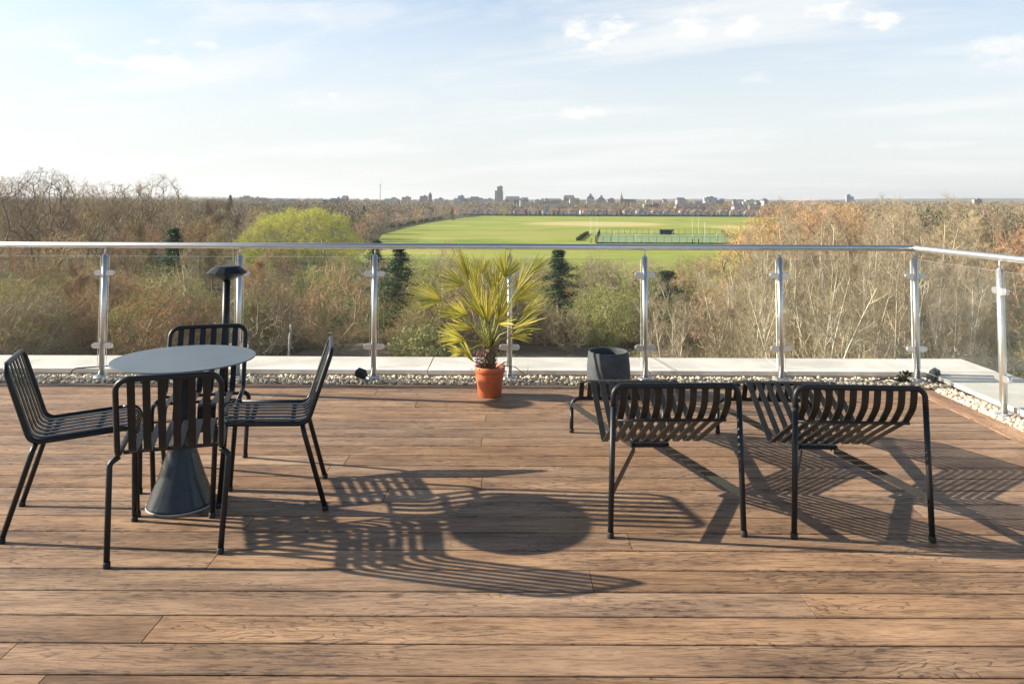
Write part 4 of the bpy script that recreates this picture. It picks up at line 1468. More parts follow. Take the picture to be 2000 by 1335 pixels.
    # pale upright trees on the right, near
    G3, L3 = 'pale upright bare trees on the right', 'pale barked bare tree with many upright stems behind the right hand panes'
    for px, top, Y in ((1310, 560, 66), (1365, 530, 70), (1440, 470, 66), (1470, 452, 74), (1500, 425, 78), (1530, 400, 70), (1575, 382, 84), (1600, 395, 68), (1655, 420, 75), (1690, 420, 66), (1725, 400, 80), (1760, 372, 72),
                       (1800, 385, 66), (1835, 420, 78), (1880, 440, 70), (1920, 470, 80), (1990, 500, 68), (1640, 450, 60), (1740, 480, 58), (1850, 500, 60), (1560, 480, 58)):
        H = (388 - top) / F_PX * Y + EYE - GZ
        k = rng.randrange(5); hh = (21, 19, 20, 22, 20)[k]
        H = H * .985 - .3; w = max(.7, H / hh)
        plant(PALE[k], xy(px, Y), Y, (w, w, H / hh), label=L3, group=G3)
    # brown trees behind them
    G4, L4 = 'brown bare trees behind the pale ones on the right', 'brown bare tree in the wood beyond the pale stems on the right'
    for Y, a, b, gap, hs in ((92, 1400, 2120, 7.5, .66), (112, 1480, 2120, 8.5, .74), (135, 1500, 2110, 10, .80), (165, 1500, 2090, 12, .85), (205, 1560, 2080, 14, .88), (260, 1600, 2080, 17, .88)):
        x = xy(a, Y)
        while x < xy(b, Y):
            yy = Y * rng.uniform(.95, 1.05); q = rng.random()
            p = BARE_W[rng.randrange(3)] if q < .5 else BARE[rng.randrange(6)] if q < .85 else REDTREE
            plant(p, x, yy, hs * rng.uniform(.88, 1.05), label=L4, group=G4)
            x += gap * rng.uniform(.8, 1.2)
    for px, top, Y in ((1462, 428, 122), (1490, 408, 130), (1515, 398, 142), (1545, 390, 150), (1580, 384, 156), (1620, 386, 150), (1660, 392, 150)):
        H = (388 - top) / F_PX * Y + EYE - GZ
        k = rng.randrange(2); plant(BARE_W[k], xy(px, Y), Y, (1.1, 1.1, H / (18, 16)[k]), label='full rounded brown tree where the wood meets the right end of the field', group='trees at the right end of the field')
    for px, Y, sc in ((265, 96, .8), (505, 96, .9), (620, 120, 1.0), (960, 104, .75), (850, 125, 1.0), (1400, 104, 1.0)):
        if not hides(px, Y): plant(BUDDY, xy(px, Y), Y, sc, label='small yellow green budding tree low in the scrub', group='yellow green budding trees')
    # avenue along the left edge of the field
    for i in range(18):
        Y = 335 + i * 30; p = [(335, 722), (420, 745), (520, 790), (620, 832), (760, 888), (900, 940)]
        for (y0, a0), (y1, a1) in zip(p[:-1], p[1:]):
            if y0 <= Y <= y1: px = a0 + (a1 - a0) * (Y - y0) / (y1 - y0)
        plant(BARE[i % 4] if i % 3 else BARE_W[i % 3], xy(px, Y) - 4, Y, rng.uniform(.55, .68), label='bare street tree in the avenue along the left edge of the field', group='avenue trees')
    # undergrowth shrubs
    G5, L5 = 'shrubs of the undergrowth', 'tangled bramble shrub in the undergrowth between the park trees'
    for k in range(95):
        Y = rng.choice((88, 94, 101, 108, 116, 126)) * rng.uniform(.97, 1.03)
        px = rng.uniform(-40, 2050)
        if 1040 < px < 1250 and Y < 112: continue
        if hides(px, Y) and rng.random() < .75: continue
        shrub(SHRUB[rng.randrange(4)], xy(px, Y), Y, rng.uniform(.8, 1.5), L5, G5)
    for k in range(26):
        Y = rng.uniform(50, 64); px = rng.uniform(1270, 2100)
        shrub(SHRUB[rng.choice((0, 2, 2, 3))], xy(px, Y), Y, rng.uniform(.9, 1.5), 'tangled bramble shrub at the foot of the pale stems on the right', 'shrubs under the pale trees')
    for px, Y, k, s in ((235, 100, 0, .8), (285, 98, 1, .9), (560, 104, 0, .8), (600, 118, 0, .9), (1330, 100, 1, .9), (430, 104, 1, .9), (120, 104, 1, .8), (755, 112, 0, 1.0), (1340, 108, 0, 1.0), (1285, 116, 0, 1.1), (1075, 118, 1, 1.0), (200, 116, 0, 1.0), (20, 100, 1, .9), (700, 108, 1, .9), (1010, 110, 1, .8)):
        plant(IVY[k], xy(px, Y), Y, s, label='ivy smothered green tree low in the wood behind the glass', group='ivy clad trees', cat='tree')


planting()


# ------------------------------------------------------------------ far land
def far_mats():
    out = []
    for nm, c in (('far_brown', (.255, .195, .13)), ('far_tan', (.31, .24, .155)), ('far_olive', (.23, .215, .10)), ('far_green', (.075, .115, .055)), ('far_russet', (.30, .205, .13)), ('far_grey', (.24, .205, .155))):
        out.append(simple(nm, c, 1.0, var=.3, scale=.15, spec=.1))
    return out


FARM = far_mats()


def distant_wood():
    rng = np.random.default_rng(77)
    Vs, Fs, Ms = [], [], []
    off = 0
    pos = []
    Y = 350.0
    while Y < 4200:
        gap = 8.5 + Y * .007
        xs = np.arange(xy(-120, Y), xy(2120, Y), gap)
        xs = xs + rng.normal(size=len(xs)) * gap * .35
        for x in xs:
            yy = Y + rng.normal() * gap * .4
            px = 1000 + x / yy * F_PX
            if yy < 930:
                left = 728 + (yy - 350) * (905 - 728) / 540 if yy < 890 else 905
                if left - 2 < px < 1560: continue
                if px < left and px > left - 11000 / yy - 30 and yy > 380 and rng.random() < .78: continue   # streets and gardens
            elif yy < 1060 and 880 < px < 1500 and rng.random() < .45: continue
            pos.append((x, yy, px))
        Y += gap * (1.0 if Y < 900 else 1.8)
    for x, y, px in pos:
        far = y > 900
        H = rng.uniform(9, 15.5) if 700 < px < 1600 else rng.uniform(12, 18)
        if y > 1500: H *= 1.0 + .25 * rng.random()
        r = rng.uniform(3.0, 5.5) * (1.25 if far else 1)
        kind = rng.choice(6, p=[.30, .24, .14, .08, .12, .12])
        if kind == 3: r *= .8
        n = 260 if y < 600 else 130 if y < 1100 else 44 if y < 2000 else 18
        L = (.5 if y < 600 else .62 if y < 1100 else 1.3 if y < 2000 else 2.4)
        d = unit(rng.normal(size=(n, 3))) * (rng.random(n) ** .38)[:, None]
        c = np.c_[x + d[:, 0] * r, y + d[:, 1] * r, GZ + H * .56 + d[:, 2] * H * .44]
        u = unit(d + rng.normal(size=(n, 3)) * .6 + np.array([0, 0, .5])); v = unit(np.cross(u, rng.normal(size=(n, 3))))
        s = L * rng.uniform(.6, 1.3, n)[:, None]
        V = np.stack([c - u * s - v * s * .28, c - u * s + v * s * .28, c + u * s + v * s * .16, c + u * s - v * s * .16], 1).reshape(-1, 3)
        Vt, Ft = edges_mesh(np.array([[x, y, GZ]]), np.array([[x, y, GZ + H * .6]]), np.array([.25]), np.array([.12]), 4)
        Vs += [V, Vt]; Fs += [np.arange(n * 4).reshape(-1, 4) + off, Ft + off + n * 4]; off += n * 4 + len(Vt)
        Ms.append(np.full(n + len(Ft), kind))
    me = fast_mesh('distant_wood', np.concatenate(Vs), np.concatenate(Fs), FARM, np.concatenate(Ms))
    tag(link('distant_wood', me), 'far off mass of bare trees and gardens reaching to the horizon', kind='stuff')


distant_wood()


def hills():
    b = MB(); n = 160
    rng = np.random.default_rng(3)
    for (Yc, hmax, seed, a, c) in ((6200, 46, 1, -400, 2400), (5200, 34, 2, 1100, 2400)):
        V0 = len(b.v); xs = np.linspace(xy(a, Yc), xy(c, Yc), n)
        ph = rng.uniform(0, 6, 4)
        for i, x in enumerate(xs):
            t = i / (n - 1)
            h = hmax * (.45 + .25 * math.sin(t * 9 + ph[0]) + .15 * math.sin(t * 23 + ph[1]) + .05 * math.sin(t * 71 + ph[2]) + .03 * math.sin(t * 190 + ph[3])) * min(1, t * 6, (1 - t) * 6 + .3)
            b.v += [(x, Yc - 700, GZ - .5), (x, Yc, GZ + max(2, h)), (x, Yc + 900, GZ - .5)]
        for i in range(n - 1):
            k = V0 + i * 3
            b.face((k, k + 3, k + 4, k + 1), 0, True); b.face((k + 1, k + 4, k + 5, k + 2), 0, True)
    tag(b.build('hills', simple('far_hill', (.11, .105, .075), 1, var=.3, scale=.01)), kind='structure')


hills()
M_WALLW = simple('white_render', (.74, .71, .66), .9, var=.08, scale=.4, objvar=.25)
M_BRICK = simple('red_brick', (.30, .155, .10), .9, var=.2, scale=.6, objvar=.3)
M_TILE = simple('clay_roof_tile', (.22, .145, .11), .9, var=.25, scale=.5, objvar=.5)
M_SLATE = simple('slate_roof', (.13, .125, .125), .8, var=.2, scale=.5, objvar=.3)
M_WIN = simple('window_glass_dark', (.05, .06, .07), .2)


def house_proto(w, d, h, roof_h, wall, roof, gables=True):
    """semi detached pair: walls, hipped roof, chimney, front gable bays and windows"""
    root = empty('house')
    b = MB(); b.box((0, 0, h / 2), (w, d, h)); 
    b.build('wall', wall, root)
    b = MB(); e = .35
    v = [(-w / 2 - e, -d / 2 - e, h + .01), (w / 2 + e, -d / 2 - e, h + .01), (w / 2 + e, d / 2 + e, h + .01), (-w / 2 - e, d / 2 + e, h + .01), (-w / 2 + d * .35, 0, h + roof_h), (w / 2 - d * .35, 0, h + roof_h)]
    b.v = v
    for f in ((0, 3, 2, 1), (0, 1, 5, 4), (1, 2, 5), (2, 3, 4, 5), (3, 0, 4)): b.face(f)
    rf = b.build('roof', roof, root)
    c = MB(); c.box((0, .3, h + roof_h + .1), (1.1, .7, 2.2)); c.build('chimney', M_BRICK, rf)
    if gables:
        for s in (-1, 1):
            g = MB(); x = s * w * .27; y0, y1 = -d / 2 - .9, -d / 2 + .01; gw = w * .16
            g.v = [(x - gw, y0, 0), (x + gw, y0, 0), (x + gw, y0, h), (x, y0, h + roof_h * .62), (x - gw, y0, h), (x - gw, y1 + 2, 0), (x + gw, y1 + 2, 0), (x + gw, y1 + 2, h), (x, y1 + 2, h + roof_h * .62), (x - gw, y1 + 2, h)]
            g.face((0, 1, 2, 3, 4)); g.face((1, 6, 7, 2)); g.face((0, 4, 9, 5)); g.build('bay', M_WALLW, root)
            r = MB(); r.strip([(x - gw - .3, (y0 + y1 + 2) / 2 - .1, h - .25), (x, (y0 + y1 + 2) / 2 - .1, h + roof_h * .62 + .12), (x + gw + .3, (y0 + y1 + 2) / 2 - .1, h - .25)], y1 + 2 - y0 + .4, .15, (0, 1, 0)); r.build('bay_roof', roof, root)
    for s in (-1, 1):
        for zc in (1.6, h - 1.3):
            q = MB(); q.box((s * w * .27, -d / 2 - (.93 if gables else .03), zc), (w * .2, .06, 1.5)); q.build('window', M_WIN, root)
    return root


def houses():
    rng = random.Random(8)
    PR = [house_proto(12.5, 8, 5.6, 3.4, M_WALLW, M_TILE), house_proto(12.5, 8, 5.6, 3.4, M_WALLW, M_SLATE), house_proto(11.5, 8, 5.6, 3.0, M_BRICK, M_TILE, False), house_proto(13, 8, 5.2, 3.8, M_WALLW, M_TILE, False)]
    used = [False] * 4

    def put(k, x, y, rz, label, group):
        o = PR[k] if not used[k] else copy_tree(PR[k])
        used[k] = True
        o.location = (x, y, GZ); o.rotation_euler.z = rz
        tag(o, label, 'house', group)
    x = xy(905, 918)
    while x < xy(1500, 918):
        put(rng.choice((0, 0, 1, 3)), x, 918 + rng.uniform(-1, 1), R(rng.uniform(-2, 2)), 'pale gabled house in the front row along the far edge of the field', 'houses along the far edge of the field')
        x += rng.uniform(14.5, 18)
    for Yr, a, c in ((965, 900, 1510), (1030, 930, 1500)):
        x = xy(a, Yr)
        while x < xy(c, Yr):
            put(rng.choice((0, 1, 2, 2, 3)), x, Yr + rng.uniform(-6, 6), R(rng.uniform(-6, 6)), 'tiled roof house in the back rows behind the field', 'houses behind the front row')
            x += rng.uniform(18, 34)
    for i in range(30):
        Y = rng.uniform(470, 930); left = 728 + (Y - 350) * (905 - 728) / 540
        put(rng.choice((1, 2, 2, 3)), xy(left, Y) - rng.choice((42, 58, 92, 110)), Y, R(rng.choice((-70, 110, 20)) + rng.uniform(-8, 8)), 'suburban house among gardens left of the avenue', 'houses left of the avenue')
    for px, Y in ((1655, 640), (1682, 655), (1712, 640), (1600, 720), (1828, 560), (1860, 600), (1795, 700), (1900, 640), (1955, 560)):
        put(rng.choice((0, 3, 2)), xy(px, Y), Y, R(rng.uniform(-12, 12)), 'pale house showing through the treetops on the right', 'houses among the trees on the right')


houses()


def facade_mat(name, col, wcol, sx, sz, k=.5):
    """wall with a regular grid of windows"""
    m, g, b, out = new_mat(name)
    x, y, z = g.sep(g.add('ShaderNodeTexCoord').outputs['Object'])
    fx = g.math('FRACT', g.math('DIVIDE', g.math('ADD', x, g.math('MULTIPLY', y, 1.0)), sx)); fz = g.math('FRACT', g.math('DIVIDE', z, sz))
    w = g.math('MULTIPLY', g.math('GREATER_THAN', fx, 1 - k), g.math('GREATER_THAN', fz, .45))
    c = g.mix(w, col, wcol)
    g.put(b.inputs['Base Color'], c); b.inputs['Roughness'].default_value = .6
    return m


FM = {
    'grey': facade_mat('grey_facade', (.30, .29, .28), (.11, .13, .15), 4.0, 3.2), 'brick': facade_mat('brick_facade', (.30, .17, .12), (.10, .10, .11), 5, 3.2, .35),
    'white': facade_mat('white_facade', (.60, .58, .55), (.20, .22, .25), 5.5, 3.4, .4), 'glass': facade_mat('glass_facade', (.26, .34, .35), (.14, .20, .23), 3.0, 3.4, .6),
    'pink': facade_mat('pale_brick_facade', (.42, .31, .26), (.15, .14, .15), 5, 3.0, .35), 'dark': facade_mat('dark_facade', (.10, .105, .11), (.35, .36, .38), 8, 4, .3),
    'blue': facade_mat('blue_facade', (.30, .33, .40), (.16, .19, .26), 5, 3.4, .4)}
M_ROOFG = simple('flat_roof', (.25, .25, .25), .9)


def block(px0, px1, ytop, Y, fac, label, name='building', depth=None, steps=(), roof=None, cat='building'):
    """flat roofed block on the skyline; steps add (px0, px1, ytop) masses"""
    x0, x1 = xy(px0, Y), xy(px1, Y)
    H = (388 - ytop) / F_PX * Y + EYE - GZ
    r = empty(name, ((x0 + x1) / 2, Y, GZ), R(random.Random(px0).uniform(-4, 4)))
    d = depth or max(10, (x1 - x0) * .6)
    b = MB(); b.box((0, 0, H / 2), (x1 - x0, d, H)); b.build('wall', FM[fac], r)
    if roof == 'pitch':
        p = MB(); w = (x1 - x0) / 2 + .5
        p.v = [(-w, -d / 2 - .5, H + .02), (w, -d / 2 - .5, H + .02), (w, d / 2 + .5, H + .02), (-w, d / 2 + .5, H + .02), (-w * .85, 0, H + d * .35), (w * .85, 0, H + d * .35)]
        for f in ((0, 3, 2, 1), (0, 1, 5, 4), (1, 2, 5), (2, 3, 4, 5), (3, 0, 4)): p.face(f)
        p.build('roof', M_SLATE, r)
    elif roof == 'pyramid':
        p = MB(); w = (x1 - x0) / 2 + .3
        p.v = [(-w, -d / 2 - .3, H + .02), (w, -d / 2 - .3, H + .02), (w, d / 2 + .3, H + .02), (-w, d / 2 + .3, H + .02), (0, 0, H + w * 2.0)]
        for f in ((0, 3, 2, 1), (0, 1, 4), (1, 2, 4), (2, 3, 4), (3, 0, 4)): p.face(f)
        p.build('roof', M_SLATE, r)
    else:
        p = MB(); p.box((0, 0, H + .35), (x1 - x0 + .6, d + .6, .7)); p.box(((x1 - x0) * .12, 0, H + 2.0), ((x1 - x0) * .3, d * .4, 2.5)); p.build('roof', M_ROOFG, r)
    for i, (a, c, yt, f2) in enumerate(steps):
        h2 = (388 - yt) / F_PX * Y + EYE - GZ
        s = MB(); s.box(((xy(a, Y) + xy(c, Y)) / 2 - (x0 + x1) / 2, -.4 - .3 * i, h2 / 2), (xy(c, Y) - xy(a, Y), d * .8 + .01 * i, h2)); s.build('wing', FM[f2], r)
    return tag(r, label, cat)


def skyline():
    block(471, 494, 387, 1700, 'grey', 'grey green stepped office block on the skyline at the left', steps=((478, 488, 384, 'glass'),))
    block(497, 525, 391, 1500, 'brick', 'long low brown block on the skyline right of the stepped grey one')
    block(558, 576, 394, 1200, 'white', 'low white building peeping over the wood above the willow')
    block(634, 663, 392.5, 1100, 'dark', 'low dark roofed block with a white end above the willow', steps=((630, 634, 391, 'white'),))
    block(768, 781, 390.5, 1900, 'brick', 'small low brick block right of the crane')
    block(786, 803, 386, 1900, 'pink', 'pinkish square block of flats between the crane and the brick tower')
    block(821, 836, 384, 2000, 'grey', 'grey slab block directly left of the brick tower')
    block(837.5, 844, 382, 1700, 'brick', 'slim red brick tower with a pointed cap', name='church_tower', roof='pyramid', cat='tower', depth=8)
    block(850, 868, 389, 1700, 'white', 'low white block right of the brick tower')
    block(895, 907, 383, 2000, 'blue', 'narrow blue grey block left of the glass offices')
    block(914, 943, 387, 2000, 'glass', 'wide greenish glass office building left of the tall tower', steps=((920, 934, 384, 'glass'),))
    block(946, 964, 389, 2000, 'white', 'pale low offices at the foot of the tall tower')
    block(971.5, 982, 364.5, 2100, 'grey', 'tall stepped tower block, the highest building on the skyline', name='tower_block', steps=((967, 974, 372, 'pink'), (976, 983, 374, 'glass')), cat='tower block')
    block(987, 1016, 390, 1700, 'dark', 'broad dark roofed hall just right of the tall tower', roof='pitch', depth=22)
    block(1019, 1032, 390.5, 1600, 'blue', 'small dark pitched hall right of the broad one', roof='pitch', depth=16)
    block(1012, 1112, 396.5, 1300, 'white', 'very long low pale depot in front of the skyline', depth=30)
    block(1055, 1098, 391, 1900, 'brick', 'long brown roofed terrace on the skyline right of the tall tower', roof='pitch', depth=14)
    block(1101, 1122, 386, 1900, 'brick', 'brown clustered flats left of the twin domed towers', roof='pitch', depth=20)
    for px, yt, nm in ((1153, 380, 'left of the pair of stepped domed towers'), (1174, 383, 'right of the pair of stepped domed towers, slightly lower')):
        block(px - 7, px + 7, yt + 5, 1800, 'blue', nm, name='domed_tower', steps=((px - 4.5, px + 4.5, yt + 1.5, 'grey'), (px - 2, px + 2, yt - 2.5, 'blue')), cat='tower')
    block(1186, 1200, 388, 1700, 'pink', 'warm brown block between the domed towers and the spire')
    b = empty('church', (xy(1214, 1800), 1800, GZ))
    tag(b, 'church with a thin needle spire on the skyline', 'church')
    m = MB(); m.box((0, 0, 10), (7, 7, 20)); m.build('tower', FM['brick'], b)
    m = MB(); m.lathe([(4.6, 20.02), (2.2, 26), (.2, 37)], n=8, sm=False); m.build('spire', M_SLATE, b)
    m = MB(); m.box((18, 0, 7), (28.9, 12, 14)); m.build('nave', FM['brick'], b)
    m = MB(); m.v = [(3.6, -6.5, 14.02), (33, -6.5, 14.02), (33, 6.5, 14.02), (3.6, 6.5, 14.02), (3.6, 0, 20), (33, 0, 20)]
    for f in ((0, 3, 2, 1), (0, 1, 5, 4), (1, 2, 5), (2, 3, 4, 5), (3, 0, 4)): m.face(f)
    m.build('roof', M_SLATE, b)
    block(1258, 1292, 399, 1100, 'brick', 'flat brick school hall with a white end behind the houses', steps=((1256, 1263, 398, 'white'),))
    block(1374, 1398, 384.5, 1700, 'white', 'big white block with rooftop plant on the skyline above the pitch', steps=((1378, 1386, 382.5, 'white'), (1398, 1405, 389, 'grey')))
    block(1318, 1384, 402, 1080, 'blue', 'long grey shed roof behind the houses above the pitch', roof='pitch', depth=14)
    block(1431, 1449, 402.5, 960, 'white', 'white gable ended block at the right end of the house row', roof='pitch', depth=14)
    block(1462, 1477, 405, 950, 'white', 'dark roofed cottage beside the bare tree at the right of the field', roof='pitch', depth=16)
    block(1652, 1660, 378, 2600, 'blue', 'hazy blue tower block far beyond the right hand trees', name='tower_block', steps=((1660, 1666, 381, 'blue'),), cat='tower block')
    block(1900, 1914, 386, 1500, 'pink', 'pinkish small block on the horizon at the far right')
    block(1455, 1475, 389, 2300, 'white', 'low pale block on the horizon left of the bare treetops')
    # tower crane
    Y = 1700; H = (388 - 362) / F_PX * Y + EYE - GZ
    r = empty('tower_crane', (xy(743, Y), Y, GZ)); tag(r, 'thin tower crane with a raised jib on the left skyline', 'crane')
    mc = simple('crane_steel', (.45, .44, .42), .6)
    m = MB()
    for sx in (-.9, .9):
        for sy in (-.9, .9): m.tube([(sx, sy, 0), (sx, sy, H)], .17, 4)
    for k in range(int(H / 2.5)): m.tube([(-.9, -.9, k * 2.5), (.9, -.9, k * 2.5 + 2.5)], .10, 4); m.tube([(.9, .9, k * 2.5), (-.9, .9, k * 2.5 + 2.5)], .10, 4)
    m.build('mast', mc, r)
    m = MB(); m.tube([(-1.6, 0, H + .4), (0, 0, H + 1.0), (8, 0, H + 14)], [.3, .26, .12], 4); m.build('jib', mc, r)
    m = MB(); m.box((-1.9, 0, H - .6), (1.2, 1.4, 1.8)); m.build('counterweight', M_ROOFG, r)
    m = MB(); m.box((1.6, -.6, H + .3), (1.3, 1.3, 1.9)); m.build('cab', M_WALLW, r)


skyline()


def town():
    rng = random.Random(31)
    for i in range(60):
        px = rng.uniform(880, 1500) if i < 44 else rng.uniform(470, 880); Y = rng.uniform(1150, 2300); w = rng.uniform(5, 16)
        block(px, px + w, rng.uniform(388.5, 394.5), Y, rng.choice(('white', 'white', 'pink', 'brick', 'grey', 'white')), 'low building in the continuous band of the far town', roof=rng.choice(('pitch', None, 'pitch')), depth=rng.uniform(10, 16))['group'] = 'far town buildings'


town()


# ------------------------------------------------------------------ things on the playing field
def field_things():
    z = GZ + .10
    mw = simple('white_goal_paint', (.68, .68, .67), .5); mg = simple('green_fence_paint', (.05, .075, .05), .6); mdk = simple('dugout_green', (.015, .06, .045), .6)
    c = [(1163, 352), (1445, 352), (1408, 440), (1172, 440)]
    P = [Vector((xy(a, Y), Y, z)) for a, Y in c]
    lab = ('green mesh fence along the near side of the pitch', 'green mesh fence along the right end of the pitch', 'green mesh fence along the far side of the pitch', 'green mesh fence closing the left end of the pitch')
    for i in range(4):
        a, b = P[i], P[(i + 1) % 4]
        d = b - a; n = int(d.length / 3.4)
        r = empty('mesh_fence', a); tag(r, lab[i], 'fence', 'fences round the pitch')
        rr = MB()
        for zz in (.12, 2.9): rr.tube([(0, 0, zz), d + Vector((0, 0, zz))], .05, 4)
        k = int(d.length / 1.1)
        for q in range(k): rr.tube([d * (q / k) + Vector((0, 0, .1)), d * (q / k) + Vector((0, 0, 2.95))], .018, 3, cap=False)
        rr.build('mesh', mg, r)
        for q in range(n + 1):
            m = MB(); m.tube([(0, 0, 0), (0, 0, 3.05)], .09, 5); o = m.build('post', mg, r); o.location = d * (q / n)
    def goal(px, Y, w, h, label, group=None):
        r = empty('football_goal', (xy(px, Y), Y, z)); tag(r, label, 'goal', group)
        m = MB(); m.tube([(-w / 2, 0, 0), (-w / 2, 0, h), (w / 2, 0, h), (w / 2, 0, 0)], .07, 6); m.build('frame', mw, r)
        m = MB()
        for s in (-1, 1): m.tube([(s * w / 2, 0, h - .1), (s * w / 2, 1.2, h - .2), (s * w / 2, 1.9, 0)], .04, 4)
        m.tube([(-w / 2, 1.9, .05), (w / 2, 1.9, .05)], .04, 4); m.build('back_frame', mw, r)
    for px, Y, l in ((1208, 412, 'small white goal at the left of the pitch'), (1226, 428, 'second small white goal, just right of the leftmost'), (1256, 378, 'largest white goal, nearest in the middle of the pitch'),
                     (1280, 432, 'white goal against the far fence left of the green dugout'), (1322, 425, 'white goal right of the green dugout'), (1408, 400, 'white goal at the right end of the pitch')):
        goal(px, Y, 5.0 if Y != 378 else 7.3, 2.2 if Y != 378 else 2.5, l, 'goals on the pitch')
    r = empty('dugout', (xy(1301, 436), 436, z)); tag(r, 'dark green team dugout at the far side of the pitch', 'dugout')
    m = MB(); m.box((0, 1.1, 1.3), (8, .15, 2.6)); m.box((0, 0, 2.68), (8.3, 2.6, .14)); m.box((-3.95, 0, 1.3), (.14, 2.0, 2.6)); m.box((3.95, 0, 1.3), (.14, 2.0, 2.6)); m.build('shell', mdk, r)
    m = MB(); m.box((0, .5, .45), (7, .4, .08)); m.build('bench', mw, r)
    def rugby(px, Y, label, h=11.5):
        r = empty('rugby_goal', (xy(px, Y), Y, z)); tag(r, label, 'rugby goal', 'rugby goals by the pitch')
        for s in (-1, 1):
            m = MB(); m.tube([(s * 1.4, 0, 0), (s * 1.4, 0, h * .5), (s * 1.4, 0, h)], [.085, .07, .045], 8); m.build('upright', mw, r)
            m = MB(); m.tube([(s * 1.4, 0, .05), (s * 1.4, 0, 1.9)], .24, 8); m.build('pad', mg, r)
        m = MB(); m.tube([(-1.4, -.01, 3.2), (1.4, -.01, 3.2)], .08, 6); m.build('crossbar', mw, r)
    rugby(1160, 350, 'tall pale rugby posts at the left fence of the pitch'); rugby(1357.5, 352, 'tall white rugby posts in front of the right half of the pitch')
    r = empty('flag_pole', (xy(1376, 350), 350, z)); tag(r, 'single white pole right of the rugby posts', 'pole')
    m = MB(); m.tube([(0, 0, 0), (0, 0, 9.6)], [.13, .07], 8); m.build('mast', mw, r); m = MB(); m.tube([(0, 0, .02), (0, 0, .3)], .3, 8); m.build('footing', M_CONC, r)
    # hedges
    mh = leafmat('hedge_leaf', (.035, .055, .02), .5)
    rng = np.random.default_rng(5)
    for (a, b, h, w, label) in (((xy(905, 898), 896), (xy(1480, 898), 894), 2.2, 2.0, 'dark hedge in front of the far row of houses'),
                                ((xy(800, 520) - 14, 520), (xy(893, 760) - 14, 760), 2.4, 2.5, 'dark hedge behind the avenue at the left edge of the field'),
                                ((xy(1128, 366), 366), (xy(1147, 440), 440), 1.3, 1.4, 'short dark clipped hedge on the grass left of the pitch'),
                                ((xy(1165, 345), 345), (xy(1440, 345), 345), .3, 1.0, 'low rough hedge along the near side of the pitch')):
        a, b = np.array(a), np.array(b); L = np.linalg.norm(b - a); n = int(L * 45)
        t = rng.random(n); p = a + (b - a) * t[:, None]; nn = np.array([-(b - a)[1], (b - a)[0]]) / L
        p = p + nn * (rng.uniform(-.5, .5, n) * w)[:, None]
        top = h * (1 + .18 * np.sin(t * L * .35) + .1 * np.sin(t * L * 1.1))
        V, F = leaves(rng, np.c_[p, GZ + .1 + rng.random(n) * top], 1, .1, .28, .7)
        tag(link('hedge', fast_mesh('hedge', V, F, [mh])), label, 'hedge')


field_things()


def car_proto():
    r = empty('parked_car')
    prof = [(-2.1, .35), (-2.1, .75), (-1.95, .9), (-1.55, .97), (-.95, 1.42), (.6, 1.45), (1.2, .98), (1.95, .86), (2.12, .65), (2.12, .35)]
    b = MB(); n = len(prof)
    b.v = [(x, -.82, z) for x, z in prof] + [(x, .82, z) for x, z in prof]
    b.face(range(n)); b.face([n + k for k in range(n)][::-1])
    for k in range(n): b.face((k, n + k, n + (k + 1) % n, (k + 1) % n))
    b.build('body', simple('car_paint', (.45, .46, .48), .3, objvar=1.0), r, bevel=.05)
    b = MB(); b.v = [(-1.38, -.83, 1.0), (1.1, -.83, 1.0), (.58, -.83, 1.38), (-.9, -.83, 1.36)]; b.face((0, 1, 2, 3)); b.build('side_window', M_WIN, r)
    for x in (-1.3, 1.35):
        for y in (-.8, .8):
            w = MB(); w.tube([(x, y - .1, .33), (x, y + .1, .33)], .33, 12); w.build('wheel', M_RUBBER, r)
    return r


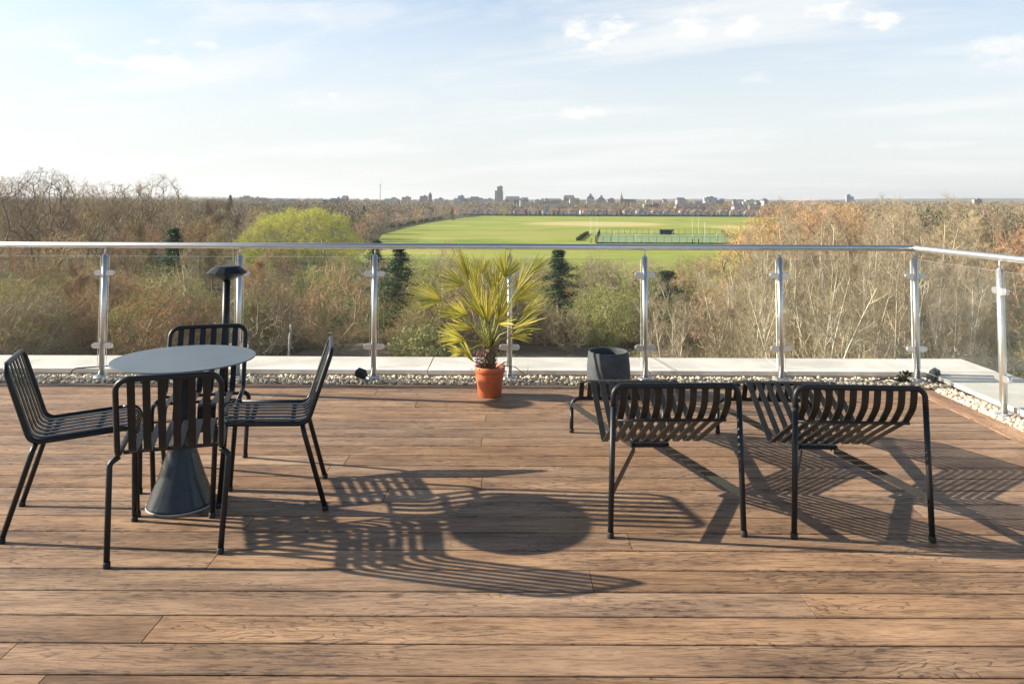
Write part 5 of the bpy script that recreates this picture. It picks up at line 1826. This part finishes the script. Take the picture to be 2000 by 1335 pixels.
def cars():
    rng = random.Random(2); pr = car_proto(); first = True
    p = [(728, 430), (768, 520), (806, 620), (850, 760), (900, 900)]
    for i in range(26):
        Y = 470 + i * 15 + rng.uniform(-3, 3)
        for (a0, y0), (a1, y1) in zip(p[:-1], p[1:]):
            if y0 <= Y <= y1: px = a0 + (a1 - a0) * (Y - y0) / (y1 - y0)
        o = pr if first else copy_tree(pr); first = False
        o.location = (xy(px, Y) - 26 + rng.choice((-3.6, 3.4)), Y, GZ + .07); o.rotation_euler.z = R(82 + rng.uniform(-3, 3))
        tag(o, 'parked car in the street behind the avenue trees', 'car', 'cars parked along the street')
    for i in range(16):
        o = copy_tree(pr); o.location = (xy(930 + i * 36 + rng.uniform(-8, 8), 900), 899, GZ + .08); o.rotation_euler.z = R(rng.uniform(-2, 2))
        tag(o, 'parked car in front of the far row of houses', 'car', 'cars parked by the far houses')


cars()


def far_single_trees():
    rng = random.Random(14)
    for i in range(18):
        px = 925 + i * 31 + rng.uniform(-9, 9)
        plant(BARE[i % 4], xy(px, 890), 890 + rng.uniform(-3, 20), rng.uniform(.36, .55), label='small bare street tree before the far row of houses', group='street trees before the far houses')
    plant(CONIFER[1], xy(1092, 888), 888, .85, label='dark green round conifer among the far houses', cat='conifer')
    plant(BUSHY[0], xy(984, 886), 886, 1.15, label='green flushed tree at the far edge of the field right of the tall tower', cat='tree')
    plant(CONIFER[2], xy(451, 520), 520, 1.55, label='pointed grey conifer breaking the left skyline', cat='conifer')
    plant(CONIFER[1], xy(465, 420), 420, 1.0, label='dark rounded conifer in the far wood left of the willow', cat='conifer')
    plant(CONIFER[1], xy(712, 520), 520, 1.25, label='dark evergreen at the far left corner of the field', cat='conifer')
    plant(CONIFER[1], xy(884, 700), 700, 1.0, label='dark evergreen among the houses left of the field', cat='conifer')
    plant(CONIFER[1], xy(1811, 420), 420, 1.35, label='dark evergreen standing above the brown trees on the right', cat='conifer')


far_single_trees()


# ------------------------------------------------------------------ air
def haze():
    b = MB(); b.box((0, 3500, (GZ - 1 + 75) / 2), (17600, 10600, 75 - GZ + 1))
    m = bpy.data.materials.new('haze_air'); m.use_nodes = True
    g = NT(m.node_tree); out = g.add('ShaderNodeOutputMaterial'); v = g.add('ShaderNodeVolumePrincipled')
    v.inputs['Color'].default_value = (.93, .96, 1, 1); v.inputs['Density'].default_value = 1.0e-4; v.inputs['Anisotropy'].default_value = .3
    g.t.links.new(v.outputs[0], out.inputs['Volume'])
    tag(b.build('haze', m), 'thin pale haze over the park and town', kind='stuff')


haze()
